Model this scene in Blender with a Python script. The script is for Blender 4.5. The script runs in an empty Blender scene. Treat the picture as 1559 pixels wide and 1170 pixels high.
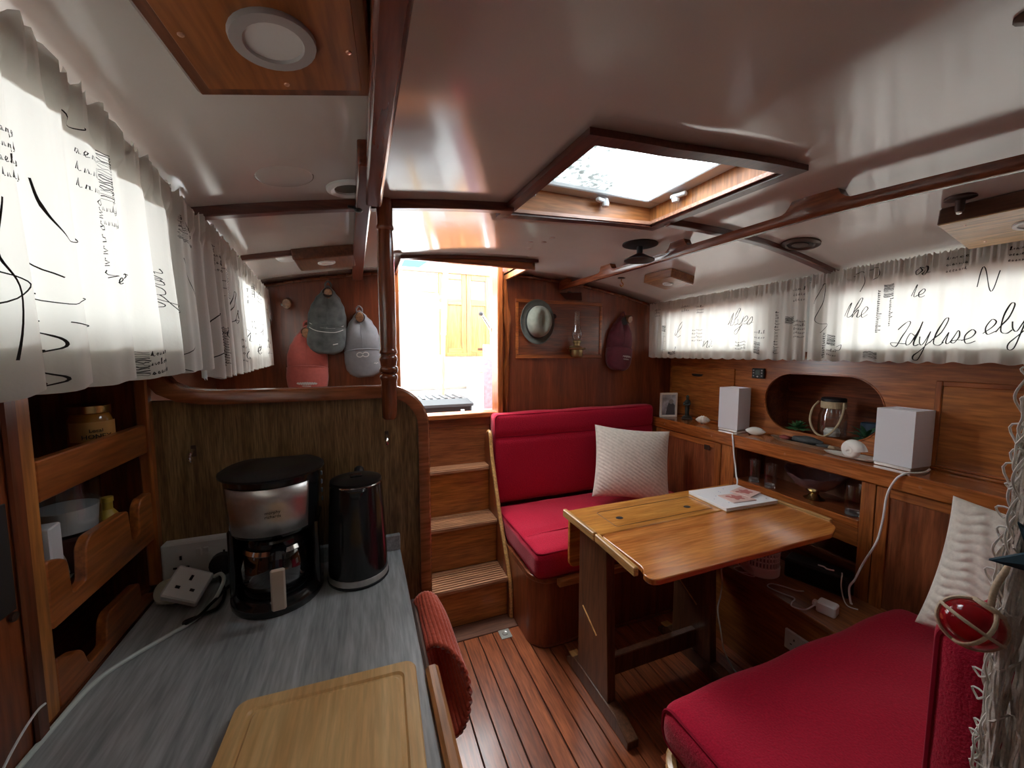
import bpy, bmesh, math, random
from mathutils import Vector, Matrix
PI = math.pi
sc = bpy.context.scene
COL = sc.collection
rnd = random.Random(7)

# ------------------------------------------------------------------ camera, world, light, exposure
cd = bpy.data.cameras.new('camera'); cam = bpy.data.objects.new('camera', cd); COL.objects.link(cam)
cam.location = (0, 0, 1.37)
cam.rotation_euler = (PI/2 - math.atan(49/590), 0, -math.atan(229/590))
cd.sensor_width = 36; cd.lens = 36*590/1559; cd.clip_start = .01; cd.clip_end = 200
sc.camera = cam
w = bpy.data.worlds.new('overcast'); sc.world = w; w.use_nodes = True
bg = w.node_tree.nodes['Background']; bg.inputs[0].default_value = (.92, .98, 1, 1); bg.inputs[1].default_value = 5.6
vs = sc.view_settings
vs.view_transform = 'Standard'; vs.look = 'None'; vs.gamma = 1; vs.use_curve_mapping = False
vs.exposure = 1.42
def portal(name, loc, rot, sx, sy):   # sampling portal in a real opening; gives no light of its own
    l = bpy.data.lights.new(name, 'AREA'); l.shape = 'RECTANGLE'; l.size = sx; l.size_y = sy
    l.cycles.is_portal = True
    o = bpy.data.objects.new(name, l); o.location = loc; o.rotation_euler = rot; COL.objects.link(o)
portal('skylight_portal', (.68, .87, 1.95), (0, 0, 0), .75, .65)                 # skylight
portal('companionway_portal', (.47, 2.30, 1.45), (-PI/2, 0, 0), .7, 1.1)             # companionway

# ------------------------------------------------------------------ materials
MATS = {}
def nodes(name):
    m = bpy.data.materials.new(name); m.use_nodes = True
    nt = m.node_tree; return m, nt, nt.nodes, nt.links, nt.nodes['Principled BSDF']
def plain(name, col, rough=.5, metal=0, coat=0, noise=0, nscale=40, bump=0, trans=0, sheen=0, spec=.5, emit=None, ior=1.45, alpha=1):
    if name in MATS: return MATS[name]
    m, nt, N, L, b = nodes(name)
    b.inputs['Base Color'].default_value = (*col, 1); b.inputs['Roughness'].default_value = rough
    b.inputs['Metallic'].default_value = metal; b.inputs['Coat Weight'].default_value = coat
    b.inputs['Specular IOR Level'].default_value = spec; b.inputs['Transmission Weight'].default_value = trans
    b.inputs['Sheen Weight'].default_value = sheen; b.inputs['IOR'].default_value = ior; b.inputs['Alpha'].default_value = alpha
    b.inputs['Coat Roughness'].default_value = .12
    if emit: b.inputs['Emission Color'].default_value = (*col, 1); b.inputs['Emission Strength'].default_value = emit
    if noise or bump:
        tc = N.new('ShaderNodeTexCoord'); nz = N.new('ShaderNodeTexNoise'); nz.inputs['Scale'].default_value = nscale; nz.inputs['Detail'].default_value = 4
        L.new(tc.outputs['Object'], nz.inputs['Vector'])
        if noise:
            r = N.new('ShaderNodeMapRange'); r.inputs[1].default_value = .25; r.inputs[2].default_value = .75
            r.inputs[3].default_value = 1-noise; r.inputs[4].default_value = 1+noise
            L.new(nz.outputs['Fac'], r.inputs[0])
            mx = N.new('ShaderNodeMix'); mx.data_type = 'RGBA'; mx.blend_type = 'MULTIPLY'; mx.inputs[0].default_value = 1
            mx.inputs[6].default_value = (*col, 1); L.new(r.outputs[0], mx.inputs[7]); L.new(mx.outputs[2], b.inputs['Base Color'])
        if bump:
            bp = N.new('ShaderNodeBump'); bp.inputs['Strength'].default_value = bump; bp.inputs['Distance'].default_value = .004
            L.new(nz.outputs['Fac'], bp.inputs['Height']); L.new(bp.outputs[0], b.inputs['Normal'])
    MATS[name] = m; return m
def wood(name, c1, c2, axis='Y', scale=1.0, rough=.32, coat=.35, vary=.12, stretch=14, pores=.35, c3=None):
    if name in MATS: return MATS[name]
    m, nt, N, L, b = nodes(name)
    tc = N.new('ShaderNodeTexCoord'); oi = N.new('ShaderNodeObjectInfo')
    ml = N.new('ShaderNodeVectorMath'); ml.operation = 'MULTIPLY_ADD'
    cmb = N.new('ShaderNodeCombineXYZ')
    for i in range(3): L.new(oi.outputs['Random'], cmb.inputs[i])
    ml.inputs[1].default_value = (7, 7, 7); L.new(cmb.outputs[0], ml.inputs[0]); L.new(tc.outputs['Object'], ml.inputs[2])
    mp = N.new('ShaderNodeMapping'); s = [stretch*scale]*3; s['XYZ'.index(axis)] = 1.2*scale; mp.inputs['Scale'].default_value = s
    L.new(ml.outputs[0], mp.inputs['Vector'])
    n1 = N.new('ShaderNodeTexNoise'); n1.inputs['Scale'].default_value = 1.6; n1.inputs['Detail'].default_value = 5; n1.inputs['Distortion'].default_value = .9
    L.new(mp.outputs[0], n1.inputs['Vector'])
    n2 = N.new('ShaderNodeTexNoise'); n2.inputs['Scale'].default_value = 9; n2.inputs['Detail'].default_value = 3
    L.new(mp.outputs[0], n2.inputs['Vector'])
    cr = N.new('ShaderNodeValToRGB'); e = cr.color_ramp.elements
    e[0].position = .3; e[0].color = (*c1, 1); e[1].position = .72; e[1].color = (*c2, 1)
    if c3: k = e.new(.5); k.color = (*c3, 1)
    L.new(n1.outputs['Fac'], cr.inputs[0])
    r = N.new('ShaderNodeMapRange'); r.inputs[1].default_value = .35; r.inputs[2].default_value = .65; r.inputs[3].default_value = 1-pores; r.inputs[4].default_value = 1+pores*.35
    L.new(n2.outputs['Fac'], r.inputs[0])
    mx = N.new('ShaderNodeMix'); mx.data_type = 'RGBA'; mx.blend_type = 'MULTIPLY'; mx.inputs[0].default_value = 1
    L.new(cr.outputs[0], mx.inputs[6]); L.new(r.outputs[0], mx.inputs[7])
    hs = N.new('ShaderNodeHueSaturation'); vr = N.new('ShaderNodeMapRange'); vr.inputs[3].default_value = 1-vary; vr.inputs[4].default_value = 1+vary
    L.new(oi.outputs['Random'], vr.inputs[0]); L.new(vr.outputs[0], hs.inputs['Value']); L.new(mx.outputs[2], hs.inputs['Color'])
    L.new(hs.outputs[0], b.inputs['Base Color'])
    b.inputs['Roughness'].default_value = rough; b.inputs['Coat Weight'].default_value = coat; b.inputs['Coat Roughness'].default_value = .15
    bp = N.new('ShaderNodeBump'); bp.inputs['Strength'].default_value = .12; bp.inputs['Distance'].default_value = .002
    L.new(n2.outputs['Fac'], bp.inputs['Height']); L.new(bp.outputs[0], b.inputs['Normal'])
    MATS[name] = m; return m
def cloth_translucent(name, col, tr=.5, bump=.2):
    m, nt, N, L, b = nodes(name); N.remove(b); out = N['Material Output']
    tc = N.new('ShaderNodeTexCoord'); nz = N.new('ShaderNodeTexNoise'); nz.inputs['Scale'].default_value = 260; nz.inputs['Detail'].default_value = 2
    L.new(tc.outputs['Object'], nz.inputs['Vector'])
    bp = N.new('ShaderNodeBump'); bp.inputs['Strength'].default_value = bump; bp.inputs['Distance'].default_value = .001; L.new(nz.outputs['Fac'], bp.inputs['Height'])
    d = N.new('ShaderNodeBsdfDiffuse'); d.inputs[0].default_value = (*col, 1); t = N.new('ShaderNodeBsdfTranslucent'); t.inputs[0].default_value = (*col, 1)
    L.new(bp.outputs[0], d.inputs['Normal'])
    mx = N.new('ShaderNodeMixShader'); mx.inputs[0].default_value = tr
    L.new(d.outputs[0], mx.inputs[1]); L.new(t.outputs[0], mx.inputs[2]); L.new(mx.outputs[0], out.inputs[0])
    MATS[name] = m; return m
def pane_glass(name, tint=(1, 1, 1), refl=.08, rough=.02, speck=False):
    m, nt, N, L, b = nodes(name); N.remove(b); out = N['Material Output']
    t = N.new('ShaderNodeBsdfTransparent'); t.inputs[0].default_value = (*tint, 1)
    g = N.new('ShaderNodeBsdfGlossy'); g.inputs['Roughness'].default_value = rough
    lw = N.new('ShaderNodeLayerWeight'); lw.inputs[0].default_value = .25
    mr = N.new('ShaderNodeMapRange'); mr.inputs[3].default_value = refl*.4; mr.inputs[4].default_value = min(1, refl*6)
    L.new(lw.outputs['Facing'], mr.inputs[0])
    mx = N.new('ShaderNodeMixShader'); L.new(mr.outputs[0], mx.inputs[0]); L.new(t.outputs[0], mx.inputs[1]); L.new(g.outputs[0], mx.inputs[2])
    last = mx
    if speck:   # dirt and leaf litter lying on the outside of the pane
        tc = N.new('ShaderNodeTexCoord'); nz = N.new('ShaderNodeTexNoise'); nz.inputs['Scale'].default_value = 75; nz.inputs['Detail'].default_value = 4
        L.new(tc.outputs['Object'], nz.inputs['Vector'])
        n2 = N.new('ShaderNodeTexNoise'); n2.inputs['Scale'].default_value = 4; L.new(tc.outputs['Object'], n2.inputs['Vector'])
        r1 = N.new('ShaderNodeMapRange'); r1.inputs[1].default_value = .5; r1.inputs[2].default_value = .58; L.new(nz.outputs['Fac'], r1.inputs[0])
        sx = N.new('ShaderNodeSeparateXYZ'); L.new(tc.outputs['Object'], sx.inputs[0]); ax = N.new('ShaderNodeMath'); ax.operation = 'MULTIPLY_ADD'; ax.inputs[1].default_value = -1.6; L.new(sx.outputs[0], ax.inputs[0]); L.new(n2.outputs['Fac'], ax.inputs[2])
        r2 = N.new('ShaderNodeMapRange'); r2.inputs[1].default_value = .36; r2.inputs[2].default_value = .56; L.new(ax.outputs[0], r2.inputs[0])
        mu = N.new('ShaderNodeMath'); mu.operation = 'MULTIPLY'; L.new(r1.outputs[0], mu.inputs[0]); L.new(r2.outputs[0], mu.inputs[1])
        ma = N.new('ShaderNodeMath'); ma.operation = 'MULTIPLY_ADD'; ma.inputs[1].default_value = .34; ma.inputs[2].default_value = .62; L.new(r1.outputs[0], ma.inputs[0])
        mu2 = N.new('ShaderNodeMath'); mu2.operation = 'MULTIPLY'; L.new(ma.outputs[0], mu2.inputs[0]); L.new(r2.outputs[0], mu2.inputs[1])
        df = N.new('ShaderNodeBsdfTranslucent'); df.inputs[0].default_value = (.12, .125, .12, 1)
        m2 = N.new('ShaderNodeMixShader'); L.new(mu2.outputs[0], m2.inputs[0]); L.new(mx.outputs[0], m2.inputs[1]); L.new(df.outputs[0], m2.inputs[2]); last = m2
    L.new(last.outputs[0], out.inputs[0]); MATS[name] = m; return m

# varnished boat timbers, by grain direction
TK = dict(c1=(.27, .062, .014), c2=(.54, .165, .038))            # orange varnished teak
teakX = wood('teak_x', axis='X', **TK); teakY = wood('teak_y', axis='Y', **TK); teakZ = wood('teak_z', axis='Z', **TK)
MH = dict(c1=(.13, .030, .010), c2=(.31, .078, .024))          # dark mahogany
mahX = wood('mahogany_x', axis='X', **MH); mahY = wood('mahogany_y', axis='Y', **MH); mahZ = wood('mahogany_z', axis='Z', **MH)
RD = dict(c1=(.15, .034, .013), c2=(.29, .073, .026))          # red-brown panel ply
redZ = wood('redply_z', axis='Z', pores=.2, **RD); redY = wood('redply_y', axis='Y', pores=.2, **RD)
rail_wood = wood('rail_wood', (.13, .026, .014), (.24, .055, .026), 'Y', rough=.25, coat=.5)
beam_wood = wood('beam_wood', (.09, .022, .014), (.17, .042, .024), 'X', rough=.3)
floor_wood = wood('floor_wood', (.22, .054, .020), (.45, .125, .045), 'Y', rough=.30, coat=.25, vary=.16, pores=.4)
tread_wood = wood('tread_wood', (.30, .125, .058), (.56, .27, .135), 'X', rough=.5, coat=.05)
riser_wood = wood('riser_wood', (.30, .088, .018), (.52, .18, .040), 'X')
table_wood = wood('table_wood', (.44, .155, .028), (.70, .31, .065), 'X', rough=.22, coat=.6, pores=.25, vary=.05)
table_leaf_wood = wood('table_leaf_wood', (.42, .125, .026), (.68, .26, .062), 'X', rough=.2, coat=.6, pores=.25, vary=.05)
leg_wood = wood('leg_wood', (.09, .035, .017), (.17, .07, .032), 'Z', rough=.4)
pale_edge = wood('pale_edge', (.50, .26, .09), (.70, .40, .15), 'Y', rough=.3)
bamboo = wood('bamboo', (.70, .39, .145), (.86, .57, .25), 'Y', scale=1.6, rough=.45, coat=.05, pores=.12)
pale_panel = wood('pale_panel', (.66, .42, .2), (.76, .53, .28), 'Y', rough=.4)
laminate = wood('walnut_laminate', (.20, .105, .040), (.44, .265, .110), 'Z', scale=2.2, rough=.45, coat=.05, pores=.45, stretch=16)
grey_lam = wood('grey_laminate', (.31, .325, .33), (.56, .58, .585), 'Y', scale=1.5, rough=.42, coat=.05, pores=.22, vary=0)
door_teak = wood('door_teak', (.36, .125, .034), (.56, .23, .072), 'Z', rough=.45, coat=.1)
white_gloss = plain('white_gloss', (.64, .60, .55), .12, coat=.3, noise=.03, nscale=6)
white_paint = plain('white_paint', (.84, .86, .86), .4)
white_pl = plain('white_plastic', (.82, .82, .80), .35)
cream_pl = plain('cream_plastic', (.74, .70, .56), .4)
black_pl = plain('black_plastic', (.012, .012, .013), .18, coat=.4)
black_mt = plain('black_matt', (.018, .018, .02), .5)
dark_in = plain('dark_interior', (.17, .062, .028), .7, noise=.2, nscale=12)
caulk = plain('black_caulk', (.02, .014, .012), .7)
steel = plain('brushed_steel', (.66, .62, .59), .38, metal=1, noise=.06, nscale=120)
chrome = plain('chrome', (.8, .8, .8), .1, metal=1)
alu = plain('aluminium', (.66, .68, .70), .4, metal=.15)
brass = plain('brass', (.66, .46, .18), .25, metal=1)
bronze = plain('dark_bronze', (.10, .065, .05), .35, metal=.7)
copper = plain('copper_screw', (.7, .42, .3), .3, metal=1)
red_fab = plain('crimson_fabric', (.42, .006, .030), .9, noise=.22, nscale=210, bump=.5, sheen=.15, spec=.15)
red_pipe = plain('crimson_piping', (.27, .005, .022), .9, spec=.2)
cream_knit = plain('cream_knit', (.66, .60, .53), .95, noise=.12, nscale=70, bump=.4, sheen=.3, spec=.2)
cream_knit2 = plain('cream_braid', (.74, .69, .60), .95, noise=.10, nscale=90, bump=.4, sheen=.3, spec=.2)
coral = plain('coral_towel', (.62, .10, .052), .95, noise=.12, nscale=150, bump=.5, sheen=.4, spec=.2)
curtain_m = cloth_translucent('curtain_cotton', (.74, .72, .67), .28)
ink = plain('curtain_ink', (.035, .032, .03), .9, spec=.1)
lampshade = cloth_translucent('lampshade_fabric', (.90, .91, .95), .15, .1)
cord_w = plain('white_cord', (.83, .83, .82), .45)
cord_k = plain('black_cord', (.015, .015, .016), .4)
rope_m = plain('jute_rope', (.55, .44, .28), .9, noise=.2, nscale=300, bump=.6)
net_m = plain('net_cord', (.66, .60, .52), .9, noise=.15, nscale=200, bump=.3)
glass = pane_glass('clear_glass', (.97, .98, .98), .1)
glass_dk = pane_glass('smoked_glass', (.55, .38, .40), .2)
glass_cf = pane_glass('carafe_glass', (.32, .32, .33), .2)
sky_glass = pane_glass('skylight_glass', (.96, .98, 1), .05, .02, True)
diffuser = plain('lamp_diffuser', (.66, .63, .60), .4)
shell_m = plain('shell', (.82, .78, .72), .5, noise=.1, nscale=60)
slate = plain('slate', (.055, .06, .062), .6, noise=.3, nscale=80)
green1 = plain('succulent_green', (.06, .20, .07), .5, noise=.2, nscale=120)
green2 = plain('agave_green', (.05, .15, .075), .5, noise=.25, nscale=120)
tealm = plain('teal_wood', (.012, .05, .075), .55, noise=.2, nscale=120)
redglass = plain('red_glass', (.55, .008, .02), .08, trans=.55, coat=.5)

# ------------------------------------------------------------------ mesh helpers
ORG = {}
class MB:
    def __init__(s): s.v = []; s.f = []
    def add(s, v, f):
        o = len(s.v); s.v += [tuple(p) for p in v]; s.f += [tuple(i+o for i in q) for q in f]; return s
    def box(s, x0, x1, y0, y1, z0, z1, b=0.0, M=None):
        if x1 < x0: x0, x1 = x1, x0
        if y1 < y0: y0, y1 = y1, y0
        if z1 < z0: z0, z1 = z1, z0
        if b <= 0:
            v = [(x, y, z) for x in (x0, x1) for y in (y0, y1) for z in (z0, z1)]
            f = [(0, 1, 3, 2), (4, 6, 7, 5), (0, 4, 5, 1), (2, 3, 7, 6), (0, 2, 6, 4), (1, 5, 7, 3)]
        else:
            b = min(b, (x1-x0)*.45, (y1-y0)*.45, (z1-z0)*.45)
            bm = bmesh.new(); bmesh.ops.create_cube(bm, size=1)
            for q in bm.verts:
                q.co = Vector(((x0+x1)/2+q.co.x*(x1-x0), (y0+y1)/2+q.co.y*(y1-y0), (z0+z1)/2+q.co.z*(z1-z0)))
            bmesh.ops.bevel(bm, geom=bm.edges[:], offset=b, segments=2 if b > .006 else 1, affect='EDGES', profile=.5)
            bm.verts.index_update(); v = [q.co.copy() for q in bm.verts]; f = [[q.index for q in fc.verts] for fc in bm.faces]; bm.free()
        if M: v = [M @ Vector(p) for p in v]
        return s.add(v, f)
    def obox(s, c, size, rot=(0, 0, 0), b=0):
        from mathutils import Euler
        M = Matrix.Translation(c) @ Euler(rot).to_matrix().to_4x4()
        return s.box(-size[0]/2, size[0]/2, -size[1]/2, size[1]/2, -size[2]/2, size[2]/2, b, M)
    def prism(s, pts, plane, a0, a1):
        n = len(pts)
        def mk(p, a): return {'xy': (p[0], p[1], a), 'xz': (p[0], a, p[1]), 'yz': (a, p[0], p[1])}[plane]
        v = [mk(p, a0) for p in pts]+[mk(p, a1) for p in pts]
        f = [tuple(range(n)), tuple(range(2*n-1, n-1, -1))]+[(i, i+n, (i+1) % n+n, (i+1) % n) for i in range(n)]
        return s.add(v, f)
    def loft(s, rings, cap0=True, cap1=True, closed=True):
        n = len(rings[0]); v = [p for r in rings for p in r]; f = []
        for i in range(len(rings)-1):
            for j in range(n if closed else n-1):
                a = i*n+j; b = i*n+(j+1) % n; f.append((a, b, b+n, a+n))
        if cap0: f.append(tuple(range(n-1, -1, -1)))
        if cap1: f.append(tuple(range((len(rings)-1)*n, len(rings)*n)))
        return s.add(v, f)
    def tube(s, pts, r, n=8, cap=True, closed=False):
        pts = [Vector(p) for p in pts]; m = len(pts); rings = []; up = None
        for i, p in enumerate(pts):
            t = (pts[(i+1) % m]-pts[i-1]) if closed else (pts[min(i+1, m-1)]-pts[max(i-1, 0)])
            t = t.normalized() if t.length > 1e-9 else Vector((0, 0, 1))
            if up is None: up = Vector((0, 0, 1)) if abs(t.z) < .9 else Vector((1, 0, 0))
            a = t.cross(up)
            if a.length < 1e-6: a = t.orthogonal()
            a.normalize(); b = a.cross(t).normalized(); up = b
            rr = r[i] if isinstance(r, (list, tuple)) else r
            rings.append([p+(a*math.cos(2*PI*k/n)+b*math.sin(2*PI*k/n))*rr for k in range(n)])
        if closed: rings.append(rings[0]); cap = False
        return s.loft(rings, cap, cap)
    def lathe(s, prof, n=20, c=(0, 0, 0), M=None, sx=1, sy=1):
        rings = []
        for r, z in prof:
            ring = [Vector((max(r, 1e-5)*math.cos(2*PI*k/n)*sx, max(r, 1e-5)*math.sin(2*PI*k/n)*sy, z)) for k in range(n)]
            if M: ring = [M @ p for p in ring]
            rings.append([p+Vector(c) for p in ring])
        return s.loft(rings, prof[0][0] > 1e-4, prof[-1][0] > 1e-4)
    def grid(s, fn, nu, nv):
        v = [fn(i/(nu-1), j/(nv-1)) for i in range(nu) for j in range(nv)]
        return s.add(v, [(i*nv+j, (i+1)*nv+j, (i+1)*nv+j+1, i*nv+j+1) for i in range(nu-1) for j in range(nv-1)])
    def rbox(s, x0, x1, y0, y1, z0, z1, r, n=8, warp=None):
        h = Vector(((x1-x0)/2, (y1-y0)/2, (z1-z0)/2)); c = Vector(((x0+x1)/2, (y0+y1)/2, (z0+z1)/2)); v = []; f = []
        def seg(half):
            k = [-half, -half+r*.25, -half+r*.6, -half+r]; q = max(2, n)
            return k+[-half+r+(2*half-2*r)*i/q for i in range(1, q)]+[half-r, half-r*.6, half-r*.25, half]
        for ax in range(3):
            a, b = (ax+1) % 3, (ax+2) % 3; A = seg(h[a]); B = seg(h[b])
            for sg in (-1, 1):
                o = len(v)
                for p in A:
                    for q in B:
                        t = Vector((0, 0, 0)); t[ax] = sg*h[ax]; t[a] = p; t[b] = q
                        inn = Vector([max(-h[i]+r, min(h[i]-r, t[i])) for i in range(3)]); d = t-inn
                        if d.length > 1e-9: d.normalize()
                        v.append(inn+d*r)
                nb = len(B)
                for i in range(len(A)-1):
                    for j in range(nb-1):
                        fc = (o+i*nb+j, o+(i+1)*nb+j, o+(i+1)*nb+j+1, o+i*nb+j+1)
                        f.append(fc if sg > 0 else fc[::-1])
        if warp: v = [warp(p, h) for p in v]
        s.add([p+c for p in v], f); s.weld = True; return s
    def build(s, name, mat, parent=None, local=False, smooth=30, bevel=0, loc=None, weld=False, solid=0):
        me = bpy.data.meshes.new(name)
        org = Vector((0, 0, 0))
        if parent is not None and not local: org = ORG.get(parent.name, Vector((0, 0, 0)))
        elif parent is None and loc is not None: org = Vector(loc)
        me.from_pydata([tuple(Vector(p)-org) for p in s.v], [], s.f); me.update()
        if weld or getattr(s, 'weld', False):
            bm = bmesh.new(); bm.from_mesh(me); bmesh.ops.remove_doubles(bm, verts=bm.verts[:], dist=1e-5)
            bmesh.ops.recalc_face_normals(bm, faces=bm.faces[:]); bm.to_mesh(me); bm.free()
        elif len(me.polygons) < 6000:
            bm = bmesh.new(); bm.from_mesh(me); bmesh.ops.recalc_face_normals(bm, faces=bm.faces[:]); bm.to_mesh(me); bm.free()
        if smooth:
            me.shade_smooth(); me.set_sharp_from_angle(angle=math.radians(smooth))
        me.materials.append(mat)
        o = bpy.data.objects.new(name, me); COL.objects.link(o)
        if parent is not None: o.parent = parent
        elif loc is not None: o.location = loc
        ORG[o.name] = org
        if bevel:
            md = o.modifiers.new('bevel', 'BEVEL'); md.width = bevel; md.segments = 2; md.limit_method = 'ANGLE'; md.angle_limit = math.radians(40)
        if solid:
            md = o.modifiers.new('solid', 'SOLIDIFY'); md.thickness = solid; md.offset = 0
        return o
def tag(o, label, cat, group=None, kind=None):
    o['label'] = label; o['category'] = cat
    if group: o['group'] = group
    if kind: o['kind'] = kind
    return o
def thing(name, label, cat, loc=(0, 0, 0), rotz=0, group=None, kind=None, rot=None):
    o = bpy.data.objects.new(name, None); o.empty_display_size = .05; COL.objects.link(o); o.location = loc
    o.rotation_euler = rot if rot else (0, 0, rotz); ORG[o.name] = Vector(loc); return tag(o, label, cat, group, kind)
def structure(mb, name, mat, label, cat, **k):
    return tag(mb.build(name, mat, **k), label, cat, kind='structure')
def sharecopy(o, parent, loc=None, rot=None):
    c = o.copy(); COL.objects.link(c); c.parent = parent
    if loc is not None: c.location = loc
    if rot is not None: c.rotation_euler = rot
    return c
def cr(pts, n=6, closed=False):
    P = [Vector(p) for p in pts]; out = []; m = len(P)
    for i in range(m if closed else m-1):
        a, b, c, d = (P[(i-1) % m], P[i], P[(i+1) % m], P[(i+2) % m]) if closed else (P[max(i-1, 0)], P[i], P[i+1], P[min(i+2, m-1)])
        for k in range(n):
            t = k/n; out.append(.5*((2*b)+(c-a)*t+(2*a-5*b+4*c-d)*t*t+(3*b-3*c+d-a)*t**3))
    if not closed: out.append(P[-1])
    return out
def text(body, size, mat, parent, M, name='lettering', depth=.0004):
    cu = bpy.data.curves.new('t', 'FONT'); cu.body = body; cu.size = size; cu.extrude = depth; cu.align_x = 'CENTER'; cu.align_y = 'CENTER'; cu.resolution_u = 2
    o = bpy.data.objects.new('t', cu); COL.objects.link(o)
    me = bpy.data.meshes.new_from_object(o.evaluated_get(bpy.context.evaluated_depsgraph_get())); bpy.data.objects.remove(o)
    me.transform(M); me.materials.clear(); me.materials.append(mat)
    r = bpy.data.objects.new(name, me); COL.objects.link(r); r.parent = parent; return r
def lerp(a, b, t): return a+(b-a)*t
def smooth01(t): t = max(0, min(1, t)); return t*t*(3-2*t)

# ------------------------------------------------------------------ room shell
def ceil(x, y):
    s = .035*min(1, max(0, (1.4-x)/.8)); return 1.834-.104*(x-.74)**2-s*(2.2-y)
def xr(y): return 1.80+.031*y             # front of the sideboard
def xcl(y): return -.27-.086*(y-.45)      # left curtain line
def xcr(y): return 1.785+.040*y           # right curtain line
YF = -1.1

# floor: dark bed with one object per plank
fl = structure(MB().box(-.66, 2.32, YF-.03, 2.235, -.05, -.012), 'floor', caulk, 'varnished plank cabin sole with dark caulked seams', 'floor')
pw = .0725
proto = None
for i in range(21):
    x = .052+i*pw
    if proto is None:
        proto = MB().box(0, pw-.0045, 0, 2.80, -.011, 0, .0012).build('plank', floor_wood, fl, smooth=0); proto.location = (x, YF, 0)
    else: sharecopy(proto, fl, (x, YF, 0))
MB().box(.1, .6925, 1.703, 1.803, -.011, .003, .002).build('threshold_board', wood('threshold', (.16, .06, .035), (.27, .12, .07), 'X', rough=.5), fl)
pl = MB().box(.585, .64, 1.64, 1.70, 0, .0035, .001).build('brass_plate', plain('worn_plate', (.42, .40, .36), .4, metal=.6), fl)
MB().tube([(.612+.012*math.cos(a), 1.67+.012*math.sin(a), .0045) for a in [k*PI/8 for k in range(16)]], .002, 5, closed=True).build('lifting_ring', steel, pl)

# ceiling with holes for skylight and companionway hatch
SKX, SKY = (.400, .955), (.632, 1.122)
HX, HY = (.19, .80), (1.80, 2.2)
def lines(a, b, n, extra): return sorted(set([round(a+(b-a)*i/n, 5) for i in range(n+1)]+list(extra)))
xs = lines(-.62, 2.1, 36, SKX+HX); ys = lines(YF, 2.2, 20, SKY+HY)
mb = MB(); mb.v = [(x, y, ceil(x, y)) for x in xs for y in ys]; ny = len(ys)
for i in range(len(xs)-1):
    for j in range(ny-1):
        cx, cy = (xs[i]+xs[i+1])/2, (ys[j]+ys[j+1])/2
        if (SKX[0] < cx < SKX[1] and SKY[0] < cy < SKY[1]) or (HX[0] < cx < HX[1] and HY[0] < cy < HY[1]): continue
        mb.f.append((i*ny+j, (i+1)*ny+j, (i+1)*ny+j+1, i*ny+j+1))
ce = structure(mb, 'ceiling', white_gloss, 'glossy off-white cambered cabin ceiling', 'ceiling')
md = ce.modifiers.new('thick', 'SOLIDIFY'); md.thickness = .03; md.offset = 1
if ce.data.polygons[0].normal.z < 0: md.offset = -1

def arcbeam(x0, x1, y0, y1, depth, n=14):
    mb = MB(); rings = []
    for i in range(n+1):
        x = lerp(x0, x1, i/n); a, b = ceil(x, y0), ceil(x, y1)
        rings.append([(x, y0, a+.002), (x, y1, b+.002), (x, y1, b-depth), (x, y0, a-depth)])
    return mb.loft(rings)
structure(arcbeam(-.37, .41, 1.035, 1.065, .022), 'trim_1', beam_wood, 'thin dark beam across the ceiling from left curtain to skylight', 'beam', bevel=.003)
structure(arcbeam(.96, 1.87, 1.035, 1.065, .020), 'trim_2', beam_wood, 'thin dark beam across the ceiling from skylight to right curtain', 'beam', bevel=.003)
structure(arcbeam(-.40, -.02, 1.535, 1.56, .016), 'trim_3', beam_wood, 'thin dark batten across the ceiling above the row of caps', 'beam', bevel=.002)
def longrail(x0, x1, y0, y1, depth, n=12):
    rings = []
    for i in range(n+1):
        y = lerp(y0, y1, i/n); a, b = ceil(x0, y), ceil(x1, y)
        rings.append([(x0, y, a+.003), (x1, y, b+.003), (x1, y, b-depth), (x0, y, b-depth)])
    return MB().loft(rings)
structure(longrail(.018, .052, YF, .935, .052), 'trim_4', rail_wood, 'deep red-brown ceiling rail running from the turned post', 'rail', bevel=.006)
rings = []
for i in range(13):
    y = lerp(.73, 2.19, i/12); a_, b_ = lerp(.004, -.033, i/12), lerp(.034, .016, i/12)
    rings.append([(a_, y, ceil(a_, y)+.003), (b_, y, ceil(b_, y)+.003), (b_, y, ceil(b_, y)-.045), (a_, y, ceil(b_, y)-.045)])
structure(MB().loft(rings), 'trim_5', rail_wood, 'dark ceiling rail that ends on the bulkhead behind the turned post', 'rail', bevel=.004)

# forward bulkhead behind the viewer
structure(MB().box(-.66, 2.32, YF-.03, YF, -.02, 1.86), 'wall_front', white_paint, 'white painted forward bulkhead closing the cabin', 'wall', smooth=0)

# bulkhead at the companionway
def wallpoly(x0, x1, z0, top=True, n=16):
    pts = [(x0, z0), (x1, z0)]
    return pts+[(lerp(x1, x0, i/n), ceil(lerp(x1, x0, i/n), 2.2)+.01) for i in range(n+1)]
mb = MB().prism(wallpoly(-.64, .185, -.02), 'xz', 2.2, 2.235).prism([(.185, -.02), (.745, -.02), (.745, 1.0), (.185, 1.0)], 'xz', 2.2, 2.235)
mb.prism(wallpoly(.745, 2.32, -.02), 'xz', 2.2, 2.235)
wb = structure(mb, 'wall_back', redZ, 'dark mahogany bulkhead with companionway opening and hats', 'wall', smooth=0)
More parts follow.
